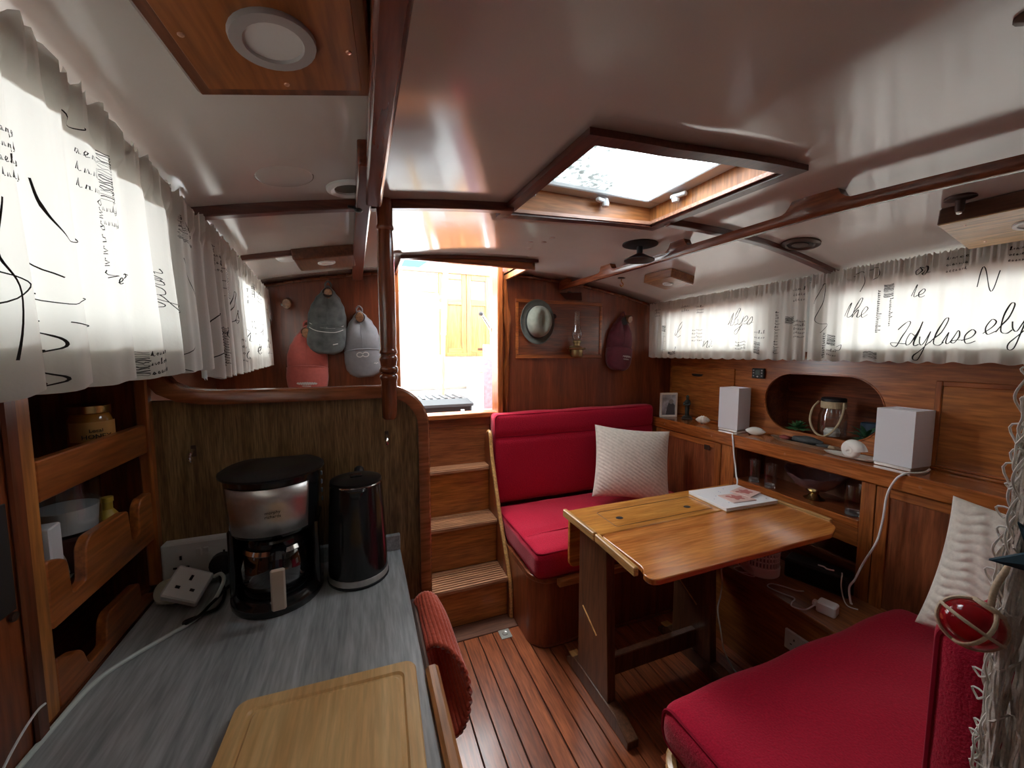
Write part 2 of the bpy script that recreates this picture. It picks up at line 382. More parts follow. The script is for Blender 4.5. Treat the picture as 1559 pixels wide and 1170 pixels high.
# panel frame on bulkhead behind hat and oil lamp
mb = MB()
for a in ((.875, 1.49, 1.668, 1.69), (.875, 1.49, 1.33, 1.352), (.875, .895, 1.352, 1.668), (1.47, 1.49, 1.352, 1.668)):
    mb.box(a[0], a[1], 2.19, 2.2, a[2], a[3], .003)
mb.build('moulding', teakX, wb)
MB().box(.896, 1.469, 2.196, 2.1995, 1.353, 1.667).build('inset_panel', mahX, wb)
mb = MB()
for i in range(15):
    x0, x1 = lerp(-.42, .18, i/15), lerp(-.42, .18, (i+1)/15)
    mb.add([(x0, 2.185, ceil(x0, 2.19)-.002), (x1, 2.185, ceil(x1, 2.19)-.002), (x1, 2.185, ceil(x1, 2.19)-.016), (x0, 2.185, ceil(x0, 2.19)-.016)], [(0, 1, 2, 3)])
for i in range(18):
    x0, x1 = lerp(.81, 1.86, i/18), lerp(.81, 1.86, (i+1)/18)
    mb.add([(x0, 2.185, ceil(x0, 2.19)-.002), (x1, 2.185, ceil(x1, 2.19)-.002), (x1, 2.185, ceil(x1, 2.19)-.016), (x0, 2.185, ceil(x0, 2.19)-.016)], [(0, 1, 2, 3)])
mb.build('cornice', mahX, wb, solid=.012)

# companionway frame, hatch coaming
d1 = thing('door_1', 'varnished companionway frame and open hatch coaming in bulkhead', 'doorway', (.47, 2.2, 1.0), kind='structure')
mb = MB().box(.165, .195, 2.15, 2.25, 1.0, ceil(.18, 2.2)+.02, .003); mb.build('jamb', teakZ, d1)
MB().box(.742, .775, 2.14, 2.25, .98, 1.88, .004).build('jamb', teakZ, d1)
MB().box(.165, .775, 2.16, 2.26, .985, 1.015, .004).build('sill', teakX, d1)
MB().box(.19, .745, 2.17, 2.2, .94, .985, .003).build('sill_apron', mahX, d1)
hz = 1.93
MB().box(.175, .19, HY[0]-.015, 2.24, 1.775, hz).build('coaming', teakY, d1)
MB().box(.80, .815, HY[0]-.015, 2.24, 1.79, hz).build('coaming', door_teak, d1)
MB().box(.175, .815, HY[0]-.015, HY[0], 1.775, hz).build('coaming', teakX, d1)
mb = MB()
for a in ((.172, .19, HY[0]-.03, 2.2), (.80, .828, HY[0]-.03, 2.2)):
    mb.box(a[0], a[1], a[2], a[3], ceil((a[0]+a[1])/2, 2.0)-.012, ceil((a[0]+a[1])/2, 2.0)+.004, .003)
for i in range(8):
    x0, x1 = lerp(.172, .828, i/8), lerp(.172, .828, (i+1)/8); q = HY[0]-.03
    mb.loft([[(x, q, ceil(x, q)+.002), (x, HY[0], ceil(x, q)+.002), (x, HY[0], ceil(x, q)-.014), (x, q, ceil(x, q)-.014)] for x in (x0, x1)])
mb.build('hatch_trim', beam_wood, d1)
# wavy live-edge strip to the right of the doorway
mb = MB(); rings = []
for i in range(40):
    z = lerp(.93, 1.80, i/39); a = .018+.006*math.sin(z*17)+.003*math.sin(z*41); c = .812+.007*math.sin(z*9+1)
    rings.append([(c+a*math.cos(t), 2.188+.02*math.sin(t), z) for t in [2*PI*k/10 for k in range(10)]])
mb.loft(rings); tag(mb.build('trim_6', teakZ), 'wavy live-edge timber strip beside the companionway', 'trim', kind='structure')

# cabin sides: windows behind the curtains
def side_wall(xf, sgn, wins, z0, nm, label):
    """a strip wall with window holes; xf(y) is the face, thickness goes outboard"""
    zt0, zt1 = 1.395, 1.60
    yy = sorted(set([YF, -.6, .1, .9, 1.3, 2.2]+[q for w_ in wins for q in w_])); mb = MB()
    for i in range(len(yy)-1):
        a, b = yy[i], yy[i+1]; isw = any(w_[0] <= (a+b)/2 <= w_[1] for w_ in wins)
        xa, xb = xf(a), xf(b); ta, tb = ceil(xa, a)+.02, ceil(xb, b)+.02
        def slab(za0, za1, zb0, zb1):
            t = .02*sgn
            mb.add([(xa, a, za0), (xb, b, zb0), (xb, b, zb1), (xa, a, za1), (xa+t, a, za0), (xb+t, b, zb0), (xb+t, b, zb1), (xa+t, a, za1)],
                   [(0, 1, 2, 3), (7, 6, 5, 4), (0, 4, 5, 1), (3, 2, 6, 7), (0, 3, 7, 4), (1, 5, 6, 2)])
        if isw: slab(z0, zt0, z0, zt0); slab(zt1, ta, zt1, tb)
        else: slab(z0, ta, z0, tb)
    return structure(mb, nm, white_paint, label, 'wall', smooth=0), zt0, zt1
wl = lambda y: xcl(y)-.05
wr = lambda y: xcr(y)+.05
WL = [(.12, .80), (1.45, 1.98)]; WR = [(1.36, 2.02), (.30, 1.02)]
side_wall(wl, -1, WL, 1.326, 'wall_left', 'white cabin side behind the left curtains')
side_wall(wr, 1, WR, 1.347, 'wall_right', 'white cabin side behind the right curtains')
k = 0
for xf, sg, ws, nm in ((wl, -1, WL, 'left'), (wr, 1, WR, 'right')):
    for a, b in ws:
        k += 1
        q = thing('window_%d' % k, 'cabin window behind the %s curtain %s' % (nm, 'next to the bulkhead' if a > 1.2 else 'away from the bulkhead'), 'window', (xf((a+b)/2), (a+b)/2, 1.395), kind='structure')
        t = .012*sg
        MB().add([(xf(a)+t, a, 1.395), (xf(b)+t, b, 1.395), (xf(b)+t, b, 1.60), (xf(a)+t, a, 1.60)], [(0, 1, 2, 3)]).build('pane', glass, q)
        mb = MB()
        c = [(xf(a), a, 1.395), (xf(b), b, 1.395), (xf(b), b, 1.60), (xf(a), a, 1.60)]
        mb.tube(c, .006, 6, closed=True); mb.build('window_frame', alu, q)
        portal('window_portal', (xf((a+b)/2)+.03*sg, (a+b)/2, 1.5), (0, sg*PI/2, 0), .21, b-a)
# hull sides and side-deck undersides
structure(MB().box(-.66, -.64, YF, 2.2, -.02, 1.33), 'wall_hull_left', dark_in, 'brown hull side behind the galley shelves', 'wall')
structure(MB().prism([(wl(YF), YF), (wl(2.2), 2.2), (-.64, 2.2), (-.64, YF)], 'xy', 1.326, 1.346), 'trim_7', mahY, 'underside of the side deck over the galley shelves', 'trim', smooth=0)
structure(MB().prism([(wr(YF)-.004, YF), (2.32, YF), (2.32, 2.2), (wr(2.2)-.004, 2.2)], 'xy', 1.347, 1.37), 'trim_8', mahY, 'underside of the side deck over the sideboard', 'trim', smooth=0)
structure(MB().box(2.30, 2.32, YF, 2.2, -.02, 1.36), 'wall_hull_right', dark_in, 'brown hull side behind the sideboard', 'wall')

# skylight
sk = thing('window_5', 'opening skylight hatch with teak coaming and leaf-speckled glass', 'skylight', (.68, .87, 1.80), kind='structure')
x0, x1, y0, y1 = SKX[0]+.022, SKX[1]-.022, SKY[0]+.022, SKY[1]-.022; zg = 1.868
for nm, a in (('coaming', (SKX[0]+.002, x0, y0, y1)), ('coaming', (x1, SKX[1]-.002, y0, y1)), ('coaming', (SKX[0]+.002, SKX[1]-.002, y1, SKY[1]-.002)), ('coaming', (SKX[0]+.002, SKX[1]-.002, SKY[0]+.002, y0))):
    MB().loft([[(X_, Y_, ceil(X_, Y_)-.003) for X_, Y_ in ((a[0], a[2]), (a[1], a[2]), (a[1], a[3]), (a[0], a[3]))], [(X_, Y_, zg+.0035) for X_, Y_ in ((a[0], a[2]), (a[1], a[2]), (a[1], a[3]), (a[0], a[3]))]]).build(nm, door_teak if a[1]-a[0] < .1 else wood('door_teak_x', (.36, .125, .034), (.56, .23, .072), 'X', rough=.45, coat=.1), sk)
def ring_follow(xa, xb, ya, yb, wd, zt, off):   # trim frame that follows the ceiling
    mb = MB()
    def seg(p, q, n=6):
        rings = []
        d = (Vector((*q, 0))-Vector((*p, 0))).normalized(); nrm = Vector((-d.y, d.x, 0))
        for i in range(n+1):
            c = Vector((*p, 0)).lerp(Vector((*q, 0)), i/n)
            r = []
            for s_ in (-1, 1):
                e = c+nrm*s_*wd/2
                z = ceil(e.x, e.y); r.append((e, z))
            rings.append([Vector((r[0][0].x, r[0][0].y, r[0][1]+.002)), Vector((r[1][0].x, r[1][0].y, r[1][1]+.002)),
                          Vector((r[1][0].x, r[1][0].y, r[1][1]-zt)), Vector((r[0][0].x, r[0][0].y, r[0][1]-zt))])
        mb.loft(rings)
    h = wd/2
    seg((xa+h, ya+wd), (xa+h, yb-wd)); seg((xb-h, ya+wd), (xb-h, yb-wd)); seg((xa, ya+h), (xb, ya+h)); seg((xa, yb-h), (xb, yb-h))
    return mb
ring_follow(SKX[0]-.012, SKX[1]+.018, SKY[0]-.012, SKY[1]+.012, .034, .013, 0).build('trim_frame', wood('sky_trim', (.09, .022, .014), (.17, .042, .024), 'Y', rough=.35), sk)
MB().box(x0-.02, x1+.02, y0-.02, y1+.02, zg+.004, zg+.009).build('pane', sky_glass, sk)
mb = MB()
for a in ((x0-.004, x1+.004, y1-.045, y1+.004), (x0-.004, x1+.004, y0-.004, y0+.02), (x0-.004, x0+.02, y0+.021, y1-.046), (x1-.05, x1+.004, y0+.021, y1-.046)):
    mb.box(a[0], a[1], a[2], a[3], zg-.012, zg+.003, .003)
mb.build('hatch_frame', alu, sk)
for a in ((x0, x1, y1-.006, y1+.001), (x1-.006, x1+.001, y0, y1)):
    mb = MB().loft([[(X_, Y_, ceil(X_, Y_)-.006) for X_, Y_ in ((a[0], a[2]), (a[1], a[2]), (a[1], a[3]), (a[0], a[3]))], [(X_, Y_, ceil(X_, Y_)+.004) for X_, Y_ in ((a[0], a[2]), (a[1], a[2]), (a[1], a[3]), (a[0], a[3]))]]); mb.build('bead', wood('bead_pink', (.55, .26, .16), (.68, .36, .24), 'X'), sk)
for lx, ly, rz in ((x0+.05, y1-.02, 0), (x0+.30, y1-.025, 0), (x1-.02, y0+.30, PI/2)):
    mb = MB().obox((lx, ly, zg-.024), (.05, .016, .012), (0, 0, rz+.3), .003); mb.lathe([(0, -.012), (.010, -.010), (.012, 0), (.008, .014)], 10, (lx+.012*math.cos(rz), ly+.012*math.sin(rz), zg-.03))
    mb.build('latch', alu, sk)
for lx, ly in ((.66, SKY[1]+.022), (SKX[1]+.028, .90)):
    MB().obox((lx, ly, ceil(lx, ly)-.004), (.03 if ly > 1 else .012, .012 if ly > 1 else .03, .008), (0, 0, 0), .002).build('blind_catch', pale_edge, sk)

# ------------------------------------------------------------------ galley side
# partition with walnut laminate, rounded corner and capping rail
arc = [(.058+.085*math.sin(a), 1.165+.095*math.cos(a)) for a in [PI/2*i/10 for i in range(11)]]
pts = [(-.64, 0), (-.64, 1.262)]+[(-.40, 1.262)]+arc+[(.143, 0)]
structure(MB().prism(pts, 'xz', 1.057, 1.085), 'wall_divider', laminate, 'walnut laminate partition behind the coffee maker', 'wall', smooth=0)
path = [(-.425, 1.345), (-.418, 1.318), (-.400, 1.292), (-.372, 1.277), (-.33, 1.270)]+[(lerp(-.30, .03, i/6), 1.268) for i in range(7)]
path += [(.060+.092*math.sin(a), 1.168+.100*math.cos(a)) for a in [PI/2*i/12 for i in range(13)]]+[(.152, z) for z in (1.1, .9, .6, .3, .0)]
rings = []
for i, p in enumerate(path):
    a = Vector(path[max(i-1, 0)]); b = Vector(path[min(i+1, len(path)-1)]); t = (b-a).normalized(); n = Vector((-t.y, t.x)); c = Vector(p)
    o_, i_ = c+n*.014, c-n*.016
    rings.append([(i_.x, 1.040, i_.y), (o_.x-n.x*.006, 1.040, o_.y-n.y*.006), (o_.x, 1.047, o_.y), (o_.x, 1.092, o_.y), (o_.x-n.x*.006, 1.098, o_.y-n.y*.006), (i_.x, 1.098, i_.y)])
structure(MB().loft(rings), 'trim_9', wood('cap_wood', (.30, .075, .024), (.48, .15, .05), 'X', rough=.25, coat=.5), 'rounded teak capping rail round the top and end of laminate partition', 'rail', smooth=50)
structure(MB().box(-.446, -.424, 1.035, 1.057, .86, 1.325, .003), 'trim_10', teakZ, 'slim teak corner strip between shelf unit and laminate partition', 'trim')
# turned post
z0, z1 = 1.197, ceil(.064, 1.03)-.004
prof = [(0, z0), (.014, z0+.001), (.0185, z0+.006), (.019, z0+.02), (.0195, 1.296), (.021, 1.300), (.0225, 1.305), (.021, 1.311), (.0185, 1.313), (.0185, 1.316), (.0225, 1.319), (.0235, 1.325), (.0225, 1.331),
        (.019, 1.334), (.0205, 1.345), (.023, 1.352), (.0205, 1.359), (.0185, 1.361), (.0185, 1.364), (.022, 1.367), (.0225, 1.371), (.021, 1.375), (.0195, 1.378), (.0205, 1.42), (.0205, 1.55), (.019, 1.64), (.0175, 1.668), (.021, 1.672), (.0215, 1.677), (.019, 1.682), (.0195, z1)]
po = MB().lathe(prof, 20, (.064, 1.032, 0)).build('support_post', wood('post_wood', (.22, .05, .02), (.38, .10, .035), 'Z', rough=.18, coat=.7), loc=(.064, 1.032, z0), smooth=40)
tag(po, 'turned mahogany post with ringed collar between partition and ceiling', 'post')

# hooks on the partition
for x, z, lb in ((-.357, 1.148, 'small chrome hook on laminate partition beside the shelf unit'), (.056, 1.150, 'small chrome hook on laminate partition beneath the turned post')):
    h = thing('wall_hook', lb, 'hook', (x, 1.057, z), group='hooks on the laminate partition')
    MB().obox((x, 1.055, z), (.010, .004, .026), b=.0015).build('back_plate', bronze, h)
    MB().tube(cr([(x, 1.053, z+.004), (x, 1.040, z-.002), (x, 1.033, z-.010), (x, 1.034, z-.018), (x, 1.040, z-.016)][:5], 4), .0032, 8).build('hook_arm', chrome, h)

# base cabinet, worktop and batten
cab = thing('base_cabinet', 'dark galley base cabinet under the grey worktop', 'cabinet', (-.2, .2, 0))
MB().box(-.63, .052, YF+.02, 1.055, 0, .789).build('carcass', mahY, cab)
for i in range(3):
    dr = MB().box(.052, .066, -.58+i*.54, -.08+i*.54, .08, .74, .003).build('door', redY, cab)
    MB().tube([(.07, -.36+i*.54, .68), (.085, -.36+i*.54, .68), (.085, -.28+i*.54, .68), (.07, -.28+i*.54, .68)], .004, 6).build('handle', bronze, dr)
wt = thing('worktop', 'grey wood-effect galley worktop with upstand', 'worktop', (-.17, .2, .79))
MB().box(-.4285, .083, YF+.02, 1.056, .79, .84, .0025).build('slab', grey_lam, wt)
MB().box(-.4285, .083, 1.042, 1.0565, .8402, .882, .002).build('upstand', grey_lam, wt)
MB().box(.0835, .104, YF+.02, .615, .79, .852, .005).build('edge_batten', wood('batten', (.40, .14, .04), (.60, .25, .08), 'Y', rough=.4), wt)

# shelf unit under the side deck
su = thing('shelf_unit', 'varnished teak galley shelf unit with cut-out fiddles', 'shelf', (-.5, .89, .84))
X0, X1 = -.446, -.430
MB().box(X0, X1, .700, .738, .8405, 1.325, .002).build('stile', wood('stile_wood', (.38, .12, .03), (.58, .23, .06), 'Z'), su)
MB().box(X0, X1, .738, 1.056, 1.156, 1.216, .002).build('top_rail', teakY, su)
def rr(poly, r=.008):   # round the corners of a polygon
    out = []; n = len(poly)
    for i in range(n):
        p = Vector(poly[i]); a = (Vector(poly[i-1])-p); b = (Vector(poly[(i+1) % n])-p); q = min(r, a.length*.45, b.length*.45)
        for t in (0, .25, .5, .75, 1):
            u = p+a.normalized()*q*(1-t)**2+b.normalized()*q*t**2
            out.append((u.x, u.y))
    return out
mid = [(.738, .965), (1.056, .965), (1.056, 1.069), (.998, 1.069), (.985, 1.055), (.982, 1.003), (.955, .998), (.948, 1.064), (.836, 1.066), (.822, 1.052), (.818, .998), (.785, .994), (.780, 1.052), (.765, 1.062), (.738, 1.070)]
MB().prism(rr(mid), 'yz', X0, X1).build('fiddle', teakY, su, bevel=.002)
low = [(.738, .8415), (1.02, .8415), (1.02, .856), (.972, .862), (.966, .908), (.868, .910), (.858, .900), (.852, .860), (.806, .860), (.796, .890), (.785, .902), (.765, .906), (.738, .922)]
MB().prism(rr(low), 'yz', X0, X1).build('fiddle', teakY, su, bevel=.002)
MB().box(-.62, X1, .690, 1.056, .789, .8405).build('plinth', mahY, su)
for z in (1.160, .985, .8495):
    MB().box(-.62, X0, .700, 1.056, z-.008, z, 0).build('shelf_board', mahY, su)
MB().box(-.635, -.621, .700, 1.056, .8435, 1.302).build('back_board', redY, su)
MB().box(-.62, X0, .690, .700, .8495, 1.325).build('end_board', mahZ, su)
MB().box(-.62, X0, 1.046, 1.056, .8495, 1.325).build('end_board', mahZ, su)
# tall locker door on the left
ld = thing('galley_locker', 'tall mahogany galley locker with slot handle beside the shelf unit', 'locker', (-.43, .45, .84))
MB().box(-.446, -.424, .10, .697, .8405, 1.325, .004).build('door_leaf', wood('locker_wood', (.20, .05, .018), (.34, .09, .03), 'Z', rough=.3), ld)
mb = MB().box(-.426, -.4225, .610, .672, 1.04, 1.18, .001); mb.build('slot', caulk, ld)
MB().lathe([(0, 0), (.006, .001), (.006, .004), (0, .006)], 10, M=Matrix.Translation((-.4225, .662, 1.035)) @ Matrix.Rotation(PI/2, 4, 'Y')).build('catch_button', bronze, ld)
MB().box(-.424, -.418, .675, .697, .8405, 1.325, .003).build('edge_bead', wood('bead', (.14, .035, .015), (.24, .06, .022), 'Z'), ld)

# things on the galley shelves
j = thing('honey_jar', 'glass honey jar with gold lid on the top galley shelf', 'jar', (-.482, .965, 1.160))
MB().lathe([(.026, 0), (.031, .004), (.032, .03), (.032, .078), (.028, .090), (.026, .094)], 20, (-.482, .965, 1.1605)).build('jar_body', plain('honey', (.42, .17, .02), .12, coat=.5), j)
MB().lathe([(.029, .095), (.030, .096), (.030, .109), (.027, .112), (0, .113)], 20, (-.482, .965, 1.1605)).build('lid', brass, j)
mb = MB(); mb.grid(lambda u, v: (-.482+.0326*math.cos(lerp(-2.1, .5, u)), .965+.0326*math.sin(lerp(-2.1, .5, u)), 1.1605+lerp(.044, .080, v)), 14, 4); mb.build('label', plain('honey_label', (.72, .36, .10), .6), j)
Mt = Matrix.Translation((-.4612, .9375, 1.2135)) @ Matrix.Rotation(.62, 4, 'Z') @ Matrix.Rotation(PI/2, 4, 'X')
text('HONEY', .0115, ink, j, Matrix.Translation(-j.location) @ Mt)
text('Local', .009, ink, j, Matrix.Translation(-j.location) @ Mt @ Matrix.Translation((0, .011, 0)))
for i, (z, c) in enumerate(((1.1605, (.72, .73, .74)), (1.1665, (.10, .11, .13)), (1.1725, (.62, .64, .66)))):
    o = MB().obox((-.505, .79+.004*i, z+.003), (.07-.004*i, .085, .0052), (0, 0, .1*i), .0008).build('booklet', plain('booklet%d' % i, c, .5), loc=(-.505, .79, z))
    tag(o, ['pale grey booklet at the bottom of the pile on the top galley shelf', 'black booklet in the middle of the pile on the top galley shelf', 'silver-grey booklet lying on top of the pile on the galley shelf'][i], 'booklet', 'booklets on the top galley shelf')
t = thing('plastic_tumbler', 'ribbed clear tub half filled with white on middle galley shelf', 'tub', (-.495, .905, 1.050))
rings = [[Vector((-.495+(r+.0012*(k % 2))*math.cos(2*PI*k/36), .905+(r+.0012*(k % 2))*math.sin(2*PI*k/36), 1.0505+z)) for k in range(36)] for r, z in ((.042, 0), (.043, .04), (.044, .092), (.0455, .095), (.0435, .095), (.041, .04), (.039, .004))]
MB().loft(rings, True, False).build('tub_wall', glass, t)
MB().lathe([(.038, .005), (.040, .03), (.0415, .046), (0, .047)], 24, (-.495, .905, 1.0505)).build('filling', plain('milk', (.76, .77, .78), .6), t)
b = MB().obox((-.497, .905, 1.0175), (.085, .095, .063), (0, 0, 0), .002).build('tea_box', plain('tea_brown', (.10, .035, .025), .5), loc=(-.497, .905, .986)); tag(b, 'dark brown box under the ribbed clear tub', 'box')
b = MB().obox((-.466, .795, 1.044), (.032, .034, .116), (0, 0, .15), .002).build('carton', plain('carton_white', (.80, .81, .86), .5), loc=(-.466, .795, .986)); tag(b, 'slim white carton standing behind the lower middle fiddle', 'carton')
b = MB().lathe([(.017, 0), (.019, .003), (.019, .055), (.012, .068), (.008, .074), (.008, .088), (.0095, .089), (.0095, .098), (0, .099)], 14, (-.478, .985, .9855)).build('sauce_bottle', plain('mustard', (.62, .40, .06), .3), loc=(-.478, .985, .9855)); tag(b, 'small yellow bottle next to the ribbed tub', 'bottle')
b = MB().lathe([(.02, 0), (.022, .004), (.022, .05), (.018, .058), (.016, .06)], 14, (-.55, 1.00, .9855)).build('spice_jar', plain('spice', (.35, .14, .05), .3, coat=.5), loc=(-.55, 1.00, .9855)); tag(b, 'squat brown spice jar at the far end of the middle shelf', 'jar')
b = MB().lathe([(.022, 0), (.036, .012), (.04, .022), (.036, .018), (.02, .006), (0, .006)], 18, (-.497, 1.002, .9855)).build('small_dish', white_pl, loc=(-.497, 1.002, .9855)); tag(b, 'small white dish in the end notch of the middle shelf', 'dish')
sd = thing('cup_and_saucer', 'white cup turned over on a stack of saucers in fiddle notch', 'crockery', (-.50, .845, .986))
MB().lathe([(.02, 0), (.034, .005), (.036, .009), (.03, .008), (0, .006)], 20, (-.50, .845, .9855)).build('saucer', plain('porcelain', (.7, .71, .70), .2), sd)
MB().lathe([(.030, .009), (.032, .012), (.029, .035), (.022, .056), (.02, .058), (0, .058)], 20, (-.50, .845, .9855)).build('cup', plain('porcelain', (.7, .71, .70), .2), sd)
b = MB().lathe([(.028, 0), (.03, .003), (.03, .04), (.026, .044), (0, .045)], 18, (-.53, .80, .850)).build('tin', plain('tin_grey', (.20, .21, .22), .4, metal=.5), loc=(-.53, .80, .850)); tag(b, 'dull grey tin in the bottom galley shelf', 'tin')

# double socket and plugs
so = thing('wall_socket', 'white double power socket on the laminate partition', 'socket', (-.345, 1.057, .91))
MB().box(-.420, -.270, 1.030, 1.0565, .868, .950, .004).build('face_box', white_pl, so)
for cx in (-.385, -.305):
    for dx, dz, w_, h_ in ((0, .014, .004, .009), (-.011, -.008, .007, .004), (.011, -.008, .007, .004)):
        MB().box(cx+dx-w_/2, cx+dx+w_/2, 1.0292, 1.0305, .902+dz-h_/2, .902+dz+h_/2).build('pin_hole', black_mt, so, smooth=0)
for cx in (-.352, -.338):
    MB().obox((cx, 1.0295, .925), (.010, .004, .017), (.12, 0, 0), .001).build('switch', white_pl, so)
pg = thing('black_plug', 'round black mains plug pushed into the double socket', 'plug', (-.306, 1.029, .893))
MB().lathe([(.023, 0), (.025, .003), (.024, .018), (.016, .026), (0, .027)], 18, M=Matrix.Translation((-.306, 1.0288, .893)) @ Matrix.Rotation(PI/2, 4, 'X')).build('plug_body', cord_k, pg)
MB().tube(cr([(-.306, 1.00, .888), (-.300, .985, .868), (-.292, .975, .850), (-.290, .962, .846), (-.288, .945, .8455), (-.290, .928, .8455), (-.295, .918, .8455), (-.318, .905, .846), (-.335, .895, .8465), (-.330, .885, .848), (-.310, .890, .856), (-.300, .915, .860), (-.296, .945, .856), (-.292, .980, .852), (-.284, 1.012, .847), (-.262, 1.029, .846), (-.235, 1.030, .846)], 8), .0032, 8).build('flex', cord_k, pg)
ad = thing('plug_adaptor', 'white block adaptor with three square socket holes on worktop', 'adaptor', (-.355, .985, .84))
nv = Vector((.30, -.72, .62)).normalized(); rv = Vector((0, 0, 1)).cross(-nv).normalized()*-1; uv = rv.cross(-nv)*-1
rv = (-nv).cross(Vector((0, 0, 1))).normalized(); uv = rv.cross(-nv).normalized(); ro = -.62
r2, u2 = rv*math.cos(ro)+uv*math.sin(ro), uv*math.cos(ro)-rv*math.sin(ro)
R = Matrix.Translation((-.350, .958, .886)) @ Matrix((r2, -nv, u2)).transposed().to_4x4()
MB().box(-.033, .033, -.016, .020, -.030, .030, .003, R).build('block', white_pl, ad)
for dx, dz, w_, h_ in ((0, .012, .005, .010), (-.013, -.009, .008, .005), (.013, -.009, .008, .005)):
    MB().box(dx-w_/2, dx+w_/2, -.0168, -.0155, dz-h_/2, dz+h_/2, 0, R).build('pin_hole', black_mt, ad, smooth=0)
cp = thing('cream_plug', 'round cream charger plug standing beside the white adaptor', 'plug', (-.395, .985, .84))
Mc = Matrix.Translation((-.392, .985, .868)) @ Matrix.Rotation(-.35, 4, 'Z') @ Matrix.Rotation(1.15, 4, 'X') @ Matrix.Rotation(0, 4, 'Y')
MB().lathe([(.021, -.012), (.0235, -.010), (.0245, 0), (.0235, .010), (.020, .013), (0, .0135)], 22, M=Mc).build('plug_body', cream_pl, cp)
MB().box(-.018, .018, -.024, -.018, -.016, .006, .002, Mc).build('plug_foot', cream_pl, cp)
wc = MB().tube(cr([(-.316, .995, .878), (-.302, .990, .884), (-.292, .972, .876), (-.300, .935, .856), (-.322, .895, .8455), (-.35, .865, .8440), (-.385, .825, .8440), (-.408, .790, .8440), (-.417, .745, .8440), (-.419, .69, .8440), (-.420, .64, .8445), (-.418, .60, .8445), (-.40, .54, .8445), (-.37, .46, .8445)], 8), .0038, 8).build('extension_flex', plain('flex_white', (.72, .78, .74), .4), loc=(-.35, .8, .84))
tag(wc, 'white flex trailing over the worktop from the adaptor', 'cable')
wc = MB().tube(cr([(-.4175, .69, .890), (-.4165, .675, .893), (-.415, .65, .889), (-.413, .62, .878), (-.4125, .60, .862), (-.408, .58, .8415+.003)], 6), .0016, 6).build('thin_flex', cord_w, loc=(-.415, .65, .84)); tag(wc, 'thin pale wire curving over the locker door base', 'cable')

# coffee maker
cf = thing('coffee_maker', 'black and brushed steel filter coffee maker on grey worktop', 'coffee maker', (-.183, .955, .84))
cxx, cyy = -.183, .945
def ell(rx, ry, z, n=36, ox=0, oy=0, back=None):
    r = []
    for k in range(n):
        a = 2*PI*k/n; x = rx*math.cos(a); y = ry*math.sin(a)
        if back is not None: y = min(y, back)
        r.append(Vector((cxx+ox+x, cyy+oy+y, z)))
    return r
bk = .072
MB().loft([ell(.085, .090, .8402, back=bk), ell(.088, .093, .846, back=bk), ell(.088, .093, .858, back=bk), ell(.078, .083, .870, back=bk-.005)]).build('base', black_pl, cf, smooth=50)
MB().lathe([(.058, 0), (.060, .004), (0, .0042)], 28, (cxx, cyy-.012, .870)).build('hot_plate', black_mt, cf)
mb = MB(); mb.loft([[Vector((cxx+x, cyy+y, z)) for x, y in rr([(-.085, .072), (-.085, -.025), (-.072, -.025), (-.060, .022), (.060, .022), (.072, -.025), (.085, -.025), (.085, .072)], .02)] for z in (.850, 1.00)]); mb.build('column', black_pl, cf)
MB().loft([ell(.080, .080, .998, back=bk), ell(.083, .083, 1.006, back=bk), ell(.090, .090, 1.112, back=bk), ell(.090, .090, 1.116, back=bk)]).build('filter_housing', black_pl, cf, smooth=50)
def panel(u, v):
    a = lerp(-PI/2-.92, -PI/2+.92, u); r = lerp(.0842, .0918, v); return (cxx+r*math.cos(a), cyy+r*math.sin(a), lerp(1.006, 1.103, v))
MB().grid(panel, 30, 4).build('steel_panel', steel, cf, solid=.0015)
Ml = Matrix.Translation(-cf.location) @ Matrix.Translation((cxx+.012, cyy-.0905, 1.052)) @ Matrix.Rotation(.12, 4, 'Z') @ Matrix.Rotation(PI/2+.07, 4, 'X')
text('morphy\nrichards', .0085, black_mt, cf, Ml)
MB().loft([ell(.092, .093, 1.1165, back=bk), ell(.098, .101, 1.119, back=bk), ell(.098, .101, 1.123, back=bk), ell(.088, .090, 1.129, back=bk-.006), ell(.05, .05, 1.133)]).build('lid', plain('lid_black', (.014, .013, .013), .32, spec=.3), cf, smooth=50)
for i in range(4):
    MB().obox((cxx+.0885, cyy+.035, 1.03+.02*i), (.004, .006, .010), b=.001).build('level_mark', plain('gauge', (.25, .33, .40), .2), cf)
cA = MB().lathe([(.047, .0), (.060, .006), (.066, .030), (.066, .055), (.058, .086), (.049, .096), (.047, .094), (.055, .084), (.0635, .055), (.0635, .030), (.058, .010), (.0, .006)], 30, (cxx, cyy-.012, .8745)).build('carafe', glass_cf, cf, smooth=60)
MB().lathe([(.051, .092), (.0535, .094), (.0535, .106), (.050, .112), (.03, .118), (0, .119)], 28, (cxx, cyy-.012, .8745)).build('carafe_lid', black_pl, cA)
MB().lathe([(.0605, .084), (.0620, .086), (.0585, .094), (.0565, .094)], 28, (cxx, cyy-.012, .8745)).build('carafe_band', chrome, cA)
hx = cxx+.010; hy = cyy-.012
Hh = Matrix.Translation((hx, hy, 0)) @ Matrix.Rotation(.10, 4, 'Z')
MB().box(-.014, .014, -.090, -.052, .958, .978, .004, Hh).build('handle_bridge', black_pl, cA)
MB().tube([Hh @ Vector(p) for p in ((0, -.082, .972), (0, -.094, .965), (0, -.099, .945), (0, -.098, .90), (0, -.094, .880))], .010, 10).build('handle_grip', black_pl, cA)
MB().box(-.0125, .0125, -.112, -.104, .872, .955, .003, Hh).build('handle_plate', plain('beige_steel', (.62, .52, .43), .35, metal=.4), cA)

